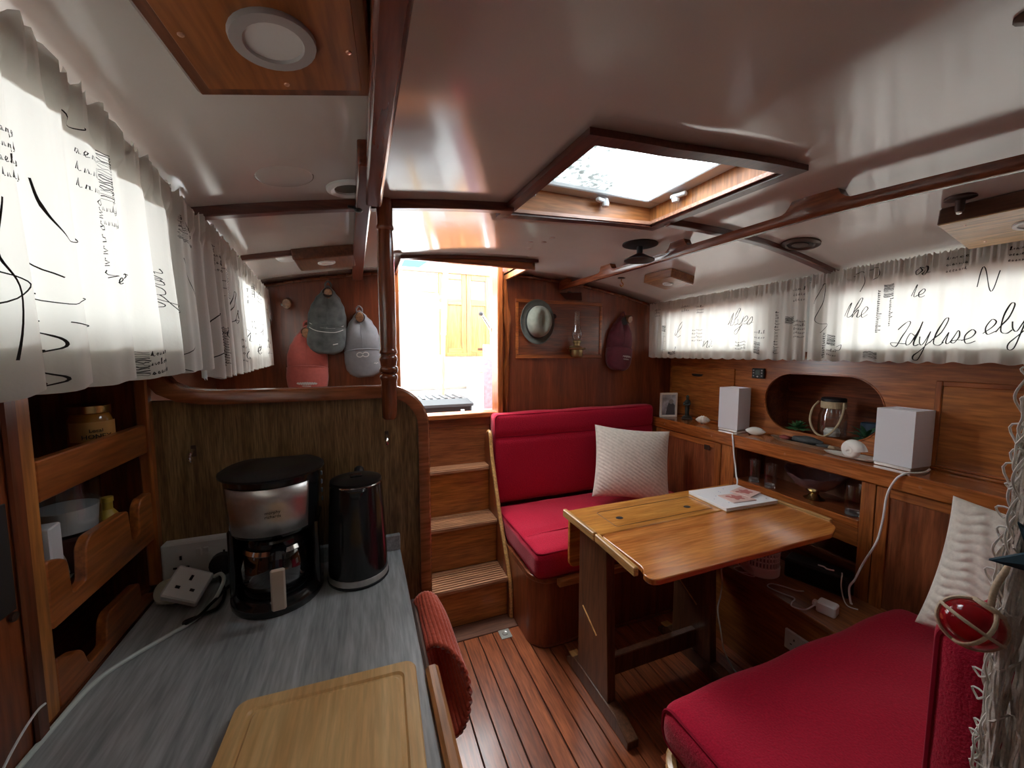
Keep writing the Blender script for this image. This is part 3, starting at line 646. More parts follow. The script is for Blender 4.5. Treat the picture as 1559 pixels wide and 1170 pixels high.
# kettle
kt = thing('kettle', 'glossy black electric kettle with steel base ring on worktop', 'kettle', (-.020, .962, .84))
kx, ky = -.020, .955
MB().lathe([(.066, .0), (.068, .002), (.068, .006), (.066, .007)], 30, (kx, ky, .8402)).build('base_plate', black_mt, kt)
MB().lathe([(.0665, .007), (.0665, .020), (.0645, .021)], 30, (kx, ky, .8402)).build('steel_ring', steel, kt)
MB().lathe([(.0655, .021), (.0655, .026), (.064, .08), (.060, .17), (.057, .222), (.0565, .226)], 32, (kx, ky, .8402)).build('body', black_pl, kt, smooth=50)
MB().lathe([(.0575, .2265), (.0582, .2285), (.0575, .2305)], 32, (kx, ky, .8402)).build('lid_ring', chrome, kt)
ldk = MB().lathe([(.0565, .2305), (.0555, .236), (.040, .241), (0, .2425)], 32, (kx, ky, .8402)).build('lid', plain('lid_black', (.014, .013, .013), .32, spec=.3), kt, smooth=50)
MB().obox((kx, ky-.006, 1.0845), (.026, .016, .006), (0, 0, .15), .002).build('lid_button', black_pl, ldk)
mb = MB(); mb.loft([[Vector((kx+s*w_, ky-.0575-dd, 1.0665+z)) for s in (-1, -.5, 0, .5, 1)] for w_, dd, z in ((.026, -.008, .001), (.018, .006, -.003), (.006, .004, -.020))], False, False, closed=False)
mb.build('spout', black_pl, kt, solid=.004)
MB().tube(cr([(kx+.004, ky+.050, 1.060), (kx+.006, ky+.070, 1.074), (kx+.008, ky+.083, 1.050), (kx+.008, ky+.081, .96), (kx+.006, ky+.064, .90)], 6), [.012]*25, 10).build('handle', black_mt, kt)

# cutting board
bx = thing('cutting_board', 'bamboo cutting board with juice groove lying on worktop', 'cutting board', (-.058, .632, .8405), -.045)
def rrect(x0, x1, y0, y1, r, n=6):
    o = []
    for cx, cy, a0 in ((x1-r, y1-r, 0), (x0+r, y1-r, PI/2), (x0+r, y0+r, PI), (x1-r, y0+r, 1.5*PI)):
        for i in range(n+1):
            a = a0+PI/2*i/n; o.append((cx+r*math.cos(a), cy+r*math.sin(a)))
    return o
def rz(pts, z): return [Vector((x, y, z)) for x, y in pts]
H = .018
mb = MB().loft([rz(rrect(-.126, .126, -.37, 0, .016), .0), rz(rrect(-.127, .127, -.371, .001, .017), .003), rz(rrect(-.127, .127, -.371, .001, .017), H-.003), rz(rrect(-.125, .125, -.369, -.001, .016), H),
          rz(rrect(-.108, .108, -.352, -.018, .012), H), rz(rrect(-.105, .105, -.349, -.021, .011), H-.003), rz(rrect(-.101, .101, -.345, -.025, .010), H-.003), rz(rrect(-.098, .098, -.342, -.028, .009), H)])
mb.build('board', bamboo, bx, local=True, smooth=35)

# coral towel hanging over the worktop edge
tw = thing('hand_towel', 'ribbed coral towel looped over the galley rail', 'towel', (.13, .70, .79))
rl = MB().tube([(.092, .86, .806), (.092, .64, .806)], .006, 8).build('hanging_rail', bronze, tw)
def towel(u, v):
    # a folded towel hanging in a loop: v runs round the loop, u from the far end to the open near end
    a = 2*PI*v; t = u
    cx = lerp(.116, .128, t); cz = lerp(.786, .738, t)-.012*t; y = lerp(.850, .690, t)
    rx = lerp(.028, .044, t); rzz = lerp(.040, .060, t)
    rib = .0018*math.sin(v*2*PI*30)
    x = cx+(rx+rib)*math.cos(a)*(1+.10*math.sin(2*a+.5)); z = cz+(rzz+rib)*math.sin(a)+.010*math.sin(t*5)*math.cos(a)
    y += (.038*math.sin(a)-.020*math.cos(a))*t
    return (max(x, .0865 if z > .786 else .068), y, z)
MB().grid(towel, 26, 205).build('cloth', coral, tw, smooth=80, solid=.008)

# ------------------------------------------------------------------ companionway steps
st = thing('companionway_steps', 'teak companionway steps with grooved treads and side board', 'steps', (.40, 1.9, 0))
ST = [(1.80, .21), (1.965, .450), (2.105, .715)]
XL, XRt = .16, .672
def tread(y, z):
    mb = MB(); n = 9; dpt = .175 if z < .7 else .09
    mb.box(XL, XRt, y-.012, y+dpt, z-.024, z-.004, .003)
    for i in range(n):
        a = y-.010+i*dpt/n*.98; mb.box(XL, XRt, a, a+dpt/n*.62, z-.004, z)
    return mb
for i, (y, z) in enumerate(ST):
    zb = 0.004 if i == 0 else ST[i-1][1]
    tread(y, z).build('tread', tread_wood, st, smooth=0)
    MB().box(XL, XRt, y+.004, y+.020, zb, z-.024).build('riser', riser_wood, st)
MB().box(XL, .70, 2.178, 2.198, .716, .98).build('top_riser', wood('top_riser', (.24, .075, .026), (.38, .13, .045), 'X'), st)
sp = [(2.197, 0), (1.772, 0), (1.790, .19), (1.940, .47), (2.075, .76), (2.105, .885), (2.125, .905), (2.150, .895), (2.197, .86)]
MB().prism(sp, 'yz', .673, .692).build('side_board', mahZ, st, bevel=.004)
rings = []
for y, z in cr([(1.770, 0.004), (1.784, .19), (1.932, .47), (2.068, .76), (2.098, .885), (2.125, .912), (2.155, .897)], 5):
    pass
edge = [Vector((0, p[0], p[1])) for p in [(1.770, .004), (1.786, .19), (1.936, .47), (2.070, .76), (2.100, .885), (2.124, .908), (2.150, .899)]]
MB().tube([(.6825, p.y, p.z) for p in cr(edge, 5)], .0105, 8).build('edge_bead', pale_edge, st)

# ------------------------------------------------------------------ aft bench with crimson cushions
ab = thing('aft_bench', 'mahogany bench box with rounded corner against the bulkhead', 'bench', (1.2, 1.85, 0))
plan = [(.694, 2.196), (.694, 1.62)]+[(.784-.09*math.cos(a), 1.60-.085*math.sin(a)) for a in [PI/2*i/8 for i in range(9)]]+[(1.86, 1.515), (1.86, 2.196)]
MB().prism(plan, 'xy', .001, .318).build('box', redZ, ab, smooth=40)
plan2 = [(.6945, 2.196), (.6945, 1.62)]+[(.7845-.09*math.cos(a), 1.60-.098*math.sin(a)) for a in [PI/2*i/8 for i in range(9)]]+[(1.86, 1.50), (1.86, 2.196)]
MB().prism(plan2, 'xy', .318, .342).build('seat_board', mahX, ab, smooth=40, bevel=.004)
MB().box(.80, 1.50, 1.470, 1.4995, .310, .3415, .004).build('front_ledge', wood('ledge', (.34, .12, .04), (.52, .21, .07), 'X'), ab)
mb = MB(); base = [(.702, 1.75, .008), (.702, 1.62, .008)]+[(.792-.090*math.cos(a), 1.60-.085*math.sin(a), .008) for a in [PI/2*i/8 for i in range(9)]]+[(1.50, 1.509, .008)]
mb.tube(base, .008, 6); mb.build('foot_bead', wood('bead', (.14, .035, .015), (.24, .06, .022), 'Z'), ab)
def puff(k=.012, seam=None, axis=2):
    def f(p, h):
        q = p.copy(); u, v = [(p[i]/h[i]) for i in range(3) if i != axis]
        a = max(0, (1-u**4))*max(0, (1-v**4)); q[axis] += seam_sign*k*a if p[axis]*seam_sign > .6*h[axis] else 0
        if seam:
            i, s_, wd, dp = seam
            if p[axis]*seam_sign > .6*h[axis]: q[axis] -= seam_sign*dp*math.exp(-((p[i]-s_)/wd)**2)
        q += Vector((.002*math.sin(p.y*23+p.z*9), .002*math.sin(p.x*19+1), .002*math.sin(p.x*17+p.y*21)))
        return q
    return f
def pipe_rect(x0, x1, y0, y1, z, r, n=6): return [(x, y, z) for x, y in rrect(x0, x1, y0, y1, r, n)]
seam_sign = 1
sc1 = thing('bench_seat_cushion', 'crimson seat cushion with piping on the aft bench', 'cushion', (1.2, 1.80, .343))
MB().rbox(.699, 1.855, 1.492, 2.075, .343, .475, .036, 22, puff(.012, (1, -.11, .02, .010), 2)).build('cover', red_fab, sc1, smooth=80)
MB().tube(pipe_rect(.7075, 1.846, 1.5005, 2.066, .466, .03), .0042, 6, closed=True).build('piping', red_pipe, sc1)
MB().tube(pipe_rect(.7085, 1.846, 1.5015, 2.066, .3535, .03), .0042, 6, closed=True).build('piping', red_pipe, sc1)
seam_sign = -1
mb = MB().tube([(lerp(.73, 1.82, i/30), 1.6735, .4745+.012*(1-(2*(lerp(.73, 1.82, i/30)-.699)/1.156-1)**4)-.008) for i in range(31)], .003, 5); mb.build('seam', red_pipe, sc1)
bc1 = thing('bench_back_cushion', 'tall crimson back cushion with seam against the bulkhead', 'cushion', (1.27, 2.13, .476))
MB().rbox(.700, 1.850, 2.086, 2.180, .476, 1.012, .030, 22, puff(.010, (2, .13, .014, .010), 1)).build('cover', red_fab, bc1, smooth=80)
mb = MB().tube([(lerp(.715, 1.835, i/30), 2.0862-.010*(1-(2*i/30-1)**4)+.008, .874) for i in range(31)], .0032, 5); mb.build('seam', red_pipe, bc1)
mb = MB().tube([(x, 2.094, z) for x, z in rrect(.709, 1.841, .485, 1.003, .022)], .004, 6, closed=True); mb.build('piping', red_pipe, bc1)

# ------------------------------------------------------------------ forward bench (right foreground)
nb = thing('forward_bench', 'mahogany bench box with rounded corner below the large crimson seat', 'bench', (1.2, .3, 0))
plan = [(.694, YF+.3), (1.50, YF+.3), (1.50, .722), (.784, .722)]+[(.784-.09*math.sin(a), .632+.09*math.cos(a)) for a in [PI/2*i/8 for i in range(1, 9)]]
MB().prism(plan, 'xy', .001, .305).build('box', redZ, nb, smooth=40)
rim = [(.684, .2, .318), (.684, .62, .318)]+[(.780-.096*math.cos(a), .632+.10*math.sin(a), .318) for a in [PI/2*i/8 for i in range(9)]]+[(1.50, .732, .318)]
MB().box(.694, 1.50, YF+.3, .722, .305, .322).build('seat_board', mahX, nb)
MB().tube(rim, .015, 8).build('rim_bead', pale_edge, nb)
seam_sign = 1
sc2 = thing('forward_seat_cushion', 'large crimson seat cushion with piped end in front of the sideboard', 'cushion', (1.25, .45, .3225))
MB().rbox(.700, 1.80, .02, .752, .3345, .462, .05, 22, puff(.010, (1, .18, .03, .004), 2)).build('cover', red_fab, sc2, smooth=80)
MB().tube([(.7145, y, z) for y, z in rrect(.034, .738, .348, .4485, .036)], .0045, 6, closed=True).build('piping', red_pipe, sc2)
seam_sign = -1
bc2 = thing('forward_back_cushion', 'upright crimson back cushion beside the hanging net', 'cushion', (1.3, .29, .473))
mb = MB().rbox(.860, 1.54, .215, .318, .476, .945, .042, 14, puff(.008, None, 1))
mb.build('cover', red_fab, bc2, smooth=80)
MB().tube([(.871, y, z) for y, z in rrect(.227, .306, .489, .932, .030)], .0045, 6, closed=True).build('piping', red_pipe, bc2)

# ------------------------------------------------------------------ pillows
def pillow(name, label, W, Hh, T, M, mat, pat, N=120):
    root = thing(name, label, 'cushion', M.translation[:])
    root.rotation_euler = M.to_euler()
    mb = MB(); v = []; f = []
    def pt(u, v_, s):
        a, b = 2*u-1, 2*v_-1
        t = ((1-abs(a)**2.6)*(1-abs(b)**2.6))**.62
        x = a*W/2*(1-.10*(1-abs(b)**2)*abs(a)**3*-1-.06); z = b*Hh/2*(1+.10*(1-abs(a)**2)*abs(b)**3*-1+.02)
        x = a*W/2*(1-.07*(1-b*b)); z = b*Hh/2*(1-.07*(1-a*a))
        d = T/2*t+pat(x, z)*min(1, t*2.5)
        return Vector((x, s*d, z))
    n = N
    for s in (-1, 1):
        o = len(v)
        for i in range(n):
            for j in range(n): v.append(pt(i/(n-1), j/(n-1), s))
        for i in range(n-1):
            for j in range(n-1):
                q = (o+i*n+j, o+(i+1)*n+j, o+(i+1)*n+j+1, o+i*n+j+1); f.append(q if s < 0 else q[::-1])
    mb.add(v, f); mb.weld = True
    mb.build('cover', mat, root, local=True, smooth=80)
    return root
def pat_diag(x, z): return .0045*abs(math.sin((x*.55+z)*150))*(.55+.45*abs(math.sin((x-z*.4)*115)))+.0015*math.sin(x*47+z*31)
def pat_braid(x, z):
    zz = z+.007*math.sin(x*75)+.004*math.sin(x*22)
    return .008*abs(math.sin(zz*110))*(.7+.3*math.sin(x*150+zz*40))
from mathutils import Euler
def place(c, e): return Matrix.Translation(c) @ Euler(e).to_matrix().to_4x4()
pillow('scatter_cushion', 'textured oatmeal scatter cushion leaning on the aft bench back cushion', .46, .42, .15, place((1.475, 1.84, .712), (-.30, .10, -.34)), cream_knit, pat_diag)
pillow('scatter_cushion', 'cream braided scatter cushion leaning on the sideboard door', .36, .42, .12, place((1.700, .435, .700), (-.16, .12, -1.30)), cream_knit2, pat_braid)

# ------------------------------------------------------------------ drop-leaf table
tb = thing('dropleaf_table', 'varnished drop-leaf table on trestle legs between the benches', 'table', (1.23, 1.2, 0))
def rb(mb, **k): return mb
TX0, TX1, TT = .790, 1.722, .70
MB().box(TX0, TX1, 1.164, 1.398, TT-.022, TT, .003).build('centre_board', table_wood, tb)
lf = [(TX0+.01, 1.161), (TX1-.01, 1.161), (TX1-.01, .935), (TX1-.03, .895), (1.610, .862), (.800, .862), (.780, .872), (.775, .90), (TX0+.01, .93)]
MB().prism(rr(lf, .02), 'xy', TT-.021, TT-.001).build('front_leaf', table_leaf_wood, tb, bevel=.003)
MB().prism(rr([(TX0+.02, TT-.01), (TX1-.01, TT-.01), (TX1-.01, TT-.26), (TX0+.02, TT-.26)], .03), 'xz', 1.402, 1.420).build('hanging_leaf', table_leaf_wood, tb, bevel=.003)
MB().box(TX0-.016, TX0+.002, 1.170, 1.402, TT-.024, TT+.008, .003).build('fiddle_rail', pale_edge, tb)
MB().obox((TX0-.012, 1.045, TT-.008), (.018, .236, .030), (0, 0, -.055), .003).build('fiddle_rail', pale_edge, tb)
MB().box(TX1-.006, TX1+.010, .93, 1.165, TT-.016, TT+.008, .003).build('fiddle_rail', pale_edge, tb)
lid = MB(); lid.tube([(x, y, TT+.0004) for x, y in rrect(.895, 1.395, 1.195, 1.335, .012)], .0014, 4, closed=True); lid.build('inlay_lid_joint', plain('joint', (.16, .07, .025), .6), tb)
for x, y in ((.955, 1.258), (1.298, 1.246)):
    MB().lathe([(.0, .0012), (.011, .0012), (.0125, 0)], 14, (x, y, TT), sx=1.3).build('finger_hole', caulk, tb)
for x in (.835, 1.345):
    lg = MB(); lg.prism([(1.120, .045), (1.335, .045), (1.335, TT-.022), (1.150, TT-.022)], 'yz', x-.018, x+.018); lo = lg.build('leg', leg_wood, tb, bevel=.003)
    MB().tube([(x-.0185, 1.30, .335), (x-.0185, 1.20, .275)], .0035, 6).build('slot_edge', pale_edge, lo)
    ft = MB(); ft.prism([(.995, 0.001), (1.42, .001), (1.42, .022), (1.36, .062), (1.07, .062), (.995, .030)], 'yz', x-.024, x+.024); ft.build('foot', leg_wood, tb, bevel=.003)
    MB().box(x-.02, x+.02, 1.355, 1.405, .048, .054).build('foot_cap', pale_edge, tb)
MB().box(.853, 1.327, 1.195, 1.225, .085, .165, .003).build('stretcher', leg_wood, tb)
MB().obox((1.09, 1.01, TT-.035), (.60, .022, .024), b=.003).build('leaf_support', leg_wood, tb)

# pad and coasters on the table
pdd = thing('album', 'white spiral album lying on the table corner', 'book', (1.555, 1.235, TT), -.06)
MB().box(-.145, .145, -.105, .112, .0005, .004, .001).build('back_cover', pale_edge, pdd, local=True)
MB().box(-.143, .145, -.103, .112, .004, .015, .001).build('pages', plain('paper', (.78, .76, .76), .7), pdd, local=True)
MB().box(-.145, .145, -.105, .112, .015, .018, .001).build('front_cover', plain('cover_white', (.84, .83, .85), .4), pdd, local=True)
for q in range(14):
    x = rnd.uniform(-.12, .12); y = rnd.uniform(-.08, .09)
    MB().obox((x, y, .0183), (.004+.004*rnd.random(), .003, .0006), (0, 0, rnd.random()*3)).build('printed_fleck', plain('fleck_blue', (.30, .36, .52), .6), pdd, local=True, smooth=0)
for i, (x, y, z, rzz, lb) in enumerate(((1.545, 1.205, .7185, -.1, 'pink patterned card lying flat on the album'), (1.635, 1.235, .7225, .25, 'pink patterned card overlapping the other card on the album'))):
    c = thing('picture_card', lb, 'card', (x, y, z), rzz, 'cards on the album')
    MB().box(-.062+.01*i, .062-.01*i, -.045, .045, 0, .0035, .001).build('card_board', plain('card_pink', (.72, .50, .45), .5), c, local=True)
    MB().prism([(.028*math.cos(a)*(1+.25*math.sin(5*a)), .024*math.sin(a)*(1+.25*math.sin(5*a))) for a in [2*PI*k/30 for k in range(30)]], 'xy', .0034, .0040).build('printed_flower', plain('card_red', (.52, .17, .15), .5), c, local=True, smooth=0)
    MB().prism([(.012*math.cos(a)-.03, .009*math.sin(a)+.02) for a in [2*PI*k/12 for k in range(12)]], 'xy', .0034, .0040).build('printed_flower', plain('card_red', (.52, .17, .15), .5), c, local=True, smooth=0)

# ------------------------------------------------------------------ sideboard on the right
sb = thing('sideboard', 'long teak sideboard with open shelves and oval niche along the right side', 'sideboard', (1.80, 0, 0), -math.atan(.031))
def L(mb, name, mat, parent=sb, **k): return mb.build(name, mat, parent, local=True, **k)
shelf_w = wood('shelf_wood', (.30, .080, .018), (.52, .165, .040), 'Y', rough=.2, coat=.6)
face_w = wood('face_wood', (.26, .070, .016), (.46, .150, .038), 'Y', rough=.3)
faceZ = wood('face_wood_z', (.26, .070, .016), (.46, .150, .038), 'Z', rough=.3)
pan_w = wood('panel_wood', (.17, .048, .020), (.32, .10, .038), 'Z', rough=.3)
L(MB().box(.018, .205, -.3, 2.165, .905, .9245, .002), 'top_shelf', shelf_w)
fa = L(MB().box(0, .018, -.3, 2.165, .860, .926, .005), 'fascia', shelf_w)
for y in (.30, .72, 1.20, 1.62, 2.0): L(MB().lathe([(.0055, 0), (.005, .0012), (0, .0014)], 10, M=Matrix.Translation((0, y, .893)) @ Matrix.Rotation(-PI/2, 4, 'Y')), 'plug', teakZ, fa)
for a, b in ((1.480, 1.562), (.853, .900), (2.10, 2.165)):
    L(MB().box(.014, .036, a, b, .02, .860, .002), 'stile', faceZ)
for a, b, hk in ((1.562, 2.10, 1), (.05, .853, 0)):
    dr = L(MB().box(.018, .034, a+.004, b-.004, .34, .856), 'door', pan_w)
    s_ = .045
    L(MB().box(.012, .0175, a+.004, a+s_, .34, .856, .002), 'frame_stile', faceZ, dr); L(MB().box(.012, .0175, b-s_, b-.004, .34, .856, .002), 'frame_stile', faceZ, dr)
    L(MB().box(.012, .0175, a+s_, b-s_, .822, .856, .002), 'frame_rail', face_w, dr); L(MB().box(.012, .0175, a+s_, b-s_, .34, .385, .002), 'frame_rail', face_w, dr)
    if hk: L(MB().box(.010, .0125, 1.64, 1.68, .80, .83, .001), 'catch', bronze, dr)
    else: L(MB().lathe([(.006, 0), (.008, .008), (.005, .014), (0, .015)], 12, M=Matrix.Translation((.012, .573, .848)) @ Matrix.Rotation(-PI/2, 4, 'Y')), 'knob', chrome, dr)
L(MB().box(.016, .255, .900, 1.480, .664, .686, .001), 'shelf', mahY)
L(MB().box(.012, .024, .900, 1.480, .660, .692, .003), 'shelf_lip', shelf_w)
L(MB().box(.016, .034, .900, 1.480, .583, .660, .002), 'rail', face_w)
L(MB().box(.250, .262, .30, 2.16, .36, .905), 'back_board', dark_in)
for y in (.888, 1.482): L(MB().box(.036, .25, y, y+.012, .36, .905), 'divider', mahZ)
lk = thing('low_locker', 'low teak locker shelf under the table end, holding heater and charger', 'locker', (1.80, 0, 0), -math.atan(.031))
L(MB().box(-.290, .011, .757, 1.488, .360, .380, .003), 'shelf_top', parent=lk, mat= wood('low_shelf', (.20, .065, .022), (.34, .12, .04), 'Y'))
L(MB().box(.036, .25, .90, 1.482, .360, .380), 'low_shelf', mahY)
L(MB().box(-.284, -.266, .757, 1.488, .001, .360), 'front_panel', parent=lk, mat= wood('front_panel', (.30, .085, .018), (.46, .15, .034), 'Y'))
L(MB().box(.10, .118, .90, 1.482, .381, .47, .002), 'inner_board', mahY)
# back panel with stadium-shaped opening
cy, cz, hw, hr = 1.201, 1.113, .266, .148
def stad(s, n=48):
    o = []
    for k in range(n):
        a = 2*PI*k/n; c_, s2 = math.cos(a), math.sin(a)
        o.append((cy+math.copysign(hw-hr, c_)*(1 if abs(c_) > 1e-6 else 0)+hr*s*c_, cz+hr*s*s2))
    return o
y0_, y1_, z0_, z1_ = -.3, 2.19, .925, 1.346
inner = stad(1); outer = []
for y, z in inner:
    dy, dz = y-cy, z-cz; t = min((y1_-cy)/dy if dy > 1e-6 else 1e9, (y0_-cy)/dy if dy < -1e-6 else 1e9, (z1_-cz)/dz if dz > 1e-6 else 1e9, (z0_-cz)/dz if dz < -1e-6 else 1e9)
    outer.append((cy+dy*t, cz+dz*t))
# snap corners
for c in ((y0_, z0_), (y0_, z1_), (y1_, z0_), (y1_, z1_)):
    k = min(range(len(outer)), key=lambda i: (outer[i][0]-c[0])**2+(outer[i][1]-c[1])**2); outer[k] = c
mb = MB(); A, B = .200, .214
mb.loft([[Vector((A, y, z)) for y, z in outer], [Vector((A, y, z)) for y, z in inner], [Vector((B, y, z)) for y, z in inner], [Vector((B, y, z)) for y, z in outer]], False, False)
bp_ = L(mb, 'back_panel', face_w, smooth=20)
L(MB().tube([(.2, y, z) for y, z in inner], .0035, 6, closed=True), 'opening_edge', teakY, bp_)
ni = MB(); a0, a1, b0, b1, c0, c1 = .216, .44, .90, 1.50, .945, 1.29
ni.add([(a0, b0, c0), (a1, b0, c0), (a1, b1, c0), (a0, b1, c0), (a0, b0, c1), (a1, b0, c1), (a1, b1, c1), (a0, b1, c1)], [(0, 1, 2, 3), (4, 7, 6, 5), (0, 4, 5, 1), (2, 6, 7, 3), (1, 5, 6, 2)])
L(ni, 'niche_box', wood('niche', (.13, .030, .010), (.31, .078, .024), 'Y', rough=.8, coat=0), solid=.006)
L(MB().box(.185, .200, -.3, 2.165, .9246, .936, .003), 'back_bead', shelf_w)
fd = L(MB().box(.192, .200, 1.655, 2.165, .945, 1.270, .002), 'flap_door', wood('flap', (.31, .090, .018), (.50, .175, .040), 'Y', rough=.3))
L(MB().prism([(1.885, 1.226), (1.975, 1.226), (1.965, 1.212), (1.95, 1.210), (1.91, 1.210), (1.895, 1.214)], 'yz', .184, .1925), 'handle', black_mt, fd, smooth=0)
f2 = L(MB().box(.194, .200, .10, .765, .945, 1.242, .001), 'flap_door', wood('flap', (.31, .090, .018), (.50, .175, .040), 'Y', rough=.3))
for a in ((.765, .785, .937, 1.262), (.08, .10, .937, 1.262)): L(MB().box(.188, .200, a[0], a[1], a[2], a[3], .003), 'moulding', teakZ, f2)
L(MB().box(.188, .200, .10, .765, 1.242, 1.262, .003), 'moulding', teakY, f2)
L(MB().box(.188, .200, .10, .765, .937, .945, .002), 'moulding', teakY, f2)
def W(a, y): return (1.80+a+.031*y, y)     # sideboard depth a, station y -> world x, y

# ------------------------------------------------------------------ curtains with printed handwriting
GL = {  # small cursive stroke alphabet
 'l': [(0, .05), (.22, .5), (.30, .95), (.20, 1.0), (.12, .6), (.13, .1), (.26, 0), (.38, .12)],
 'e': [(0, .1), (.22, .25), (.28, .42), (.16, .52), (.05, .28), (.14, .02), (.36, .1)],
 'y': [(0, .4), (.05, .15), (.16, .06), (.28, .40), (.30, .48), (.26, 0), (.18, -.5), (.04, -.52), (.06, -.28), (.42, .12)],
 'd': [(.28, .42), (.12, .48), (.02, .22), (.10, .02), (.26, .16), (.36, .98), (.32, .25), (.36, .02), (.46, .1)],
 'i': [(0, .1), (.10, .46), (.10, .12), (.18, .02), (.28, .12)],
 's': [(0, .06), (.14, .46), (.22, .22), (.12, 0), (.02, .08), (.34, .12)],
 'I': [(-.05, .72), (.12, .98), (.30, .92), (.16, .5), (.06, .02), (-.14, .12), (.1, .18), (.34, .1)],
 'm': [(0, .02), (.05, .42), (.08, .05), (.18, .44), (.22, .05), (.32, .44), (.36, .08), (.46, .08)],
 'a': [(.24, .40), (.08, .44), (.02, .14), (.12, .02), (.25, .38), (.27, .06), (.40, .1)],
 't': [(0, .1), (.14, .8), (.14, .15), (.22, .02), (.34, .1)],
 'o': [(.16, .44), (.03, .24), (.14, .02), (.28, .24), (.17, .44), (.36, .36)],
 'r': [(0, .05), (.08, .44), (.16, .36), (.22, .40), (.22, .08), (.34, .08)],
 'h': [(0, .05), (.2, .6), (.24, .98), (.12, .9), (.08, .02), (.22, .44), (.28, .06), (.4, .1)],
 'n': [(0, .02), (.05, .42), (.08, .05), (.20, .44), (.25, .06), (.36, .1)]}
def curtain(name, label, A, B, z0, z1, side, seed, prints, nfold, flare=0, pen=1.0, fold=1.0):
    """A, B: ends of the rod in plan; side: +1 folds bulge towards +x"""
    rg = random.Random(seed); A = Vector(A); B = Vector(B); Ln = (B-A).length; d = (B-A).normalized(); nr = Vector((d.y, -d.x))
    if nr.x*side < 0: nr = -nr
    ph = [rg.uniform(0, 6.28) for _ in range(8)]
    H = z1-z0
    def S(u, v, off=0):
        # u metres along, v metres above the hem
        t = v/H; k = 2*PI*nfold/Ln
        wv = u+.014*math.sin(u*9+ph[0])+.01*math.sin(u*21+ph[1])
        big = math.sin(k*wv+ph[2]); big = math.copysign(abs(big)**.75, big)
        small = .55*math.sin(2.3*k*u+ph[3])+.45*math.sin(3.7*k*u+ph[4])
        head = smooth01((t-.80)/.10)
        amp = lerp(.0155, .006, smooth01(t/.85))
        f = fold*(1-head)*(amp*big+.003*small)+head*(.0045*math.sin(4.6*k*u+ph[5])+.004*small)
        f += flare*(1-t)**2*.02
        ruff = .006*math.sin(5.3*k*u+ph[6]) if t > .965 else 0
        zz = z0+v+(.004*math.sin(k*wv+1)*(1-t))+ruff*(t-.965)/.035
        p = A+d*(u+(1-t)*.004*big)+nr*(f+.012+off)
        return Vector((p.x, p.y, zz))
    nu = int(Ln/.0048)
    root = thing(name, label, 'curtain', (*((A+B)/2), z0))
    vv = [i/22 for i in range(19)]+[.84, .865, .89, .92, .95, .965, .985, 1]
    mb = MB(); n = len(vv)
    mb.v = [S(Ln*i/(nu-1), v*H) for i in range(nu) for v in vv]
    mb.f = [(i*n+j, (i+1)*n+j, (i+1)*n+j+1, i*n+j+1) for i in range(nu-1) for j in range(n-1)]
    mb.build('cloth', curtain_m, root, smooth=80)
    # doubled hem and heading behind the face cloth
    for nm, a, b in (('hem', 0, .13), ('heading', .82, .985)):
        m2 = MB(); q = [lerp(a, b, i/4) for i in range(5)]
        m2.v = [S(Ln*i/(nu-1), v*H, -.004) for i in range(nu) for v in q]
        m2.f = [(i*5+j, (i+1)*5+j, (i+1)*5+j+1, i*5+j+1) for i in range(nu-1) for j in range(4)]
        m2.build(nm, curtain_m, root, smooth=80)
    pm = MB(); pd = MB()
    def ribbon(pts, wd, mb_=None):
        mb_ = mb_ or pm; P = [Vector(p) for p in pts]; o = len(mb_.v)
        for i, p in enumerate(P):
            t = (P[min(i+1, len(P)-1)]-P[max(i-1, 0)]); t = t.normalized() if t.length > 1e-9 else Vector((1, 0)); nn = Vector((-t.y, t.x))*wd/2*pen*(.6+.6*abs(t.y))
            for e in (p+nn, p-nn):
                mb_.v.append(S(max(.001, min(Ln-.001, e.x)), max(.002, min(H-.002, e.y)), .0018))
        for i in range(len(P)-1): mb_.f.append((o+2*i, o+2*i+1, o+2*i+3, o+2*i+2))
    sgn = 1        # u always runs left to right as seen from the room
    def word(s_, u, v, size, ang=0, wd=.0022):
        ca, sa = math.cos(ang), math.sin(ang); x = 0
        for ch in s_:
            g = [(x+px+py*.25, py) for px, py in GL[ch]]
            pts = [(u+sgn*size*(px*ca-py*sa), v+size*(px*sa+py*ca)) for px, py in g]
            ribbon([(p.x, p.y) for p in cr([(*p, 0) for p in pts], 5)], wd)
            x += max(px for px, py in GL[ch])-.04
    def scrawl(u, v, w_, h_, rows, vert=False, wd=.0013):
        for r in range(rows):
            q = 0
            while q < (h_ if vert else w_):
                g = rg.choice(['m', 'n', 'a', 'e', 's', 'o', 'r', 'h', 't']); z = .72*(w_ if vert else h_)/rows
                base = (r+.1)*(w_ if vert else h_)/rows
                pts = [((base+py*z, q+px*z) if vert else (q+px*z, base+py*z)) for px, py in GL[g]]
                ribbon([(u+sgn*a, v+b) for a, b in pts], wd); q += z*.52
    def stamp(u, v, w_, h_):
        for i in range(int(h_/.0028)):
            y = v+i*.0028; ribbon([(u+sgn*(w_*j/6+rg.uniform(-.001, .001)), y+rg.uniform(-.0012, .0012)) for j in range(7)], .0026 if rg.random() < .7 else .0012)
    def loop(pts, wd=.0022): ribbon([(p.x, p.y) for p in cr([(u, v, 0) for u, v in pts], 7)], wd)
    for pr in prints:
        k, a = pr[0], pr[1:]
        {'w': word, 's': scrawl, 'x': stamp, 'l': lambda *p: loop(p[0])}[k](*a)
    if pm.v: pm.build('printed_handwriting', ink, root, smooth=0)['kind'] = 'stuff'
    # rod
    q0 = A-nr*.004; q1 = B-nr*.004
    MB().tube([(q0.x, q0.y, z1-.022), (q1.x, q1.y, z1-.022)], .0045, 8).build('rod', white_paint, root)
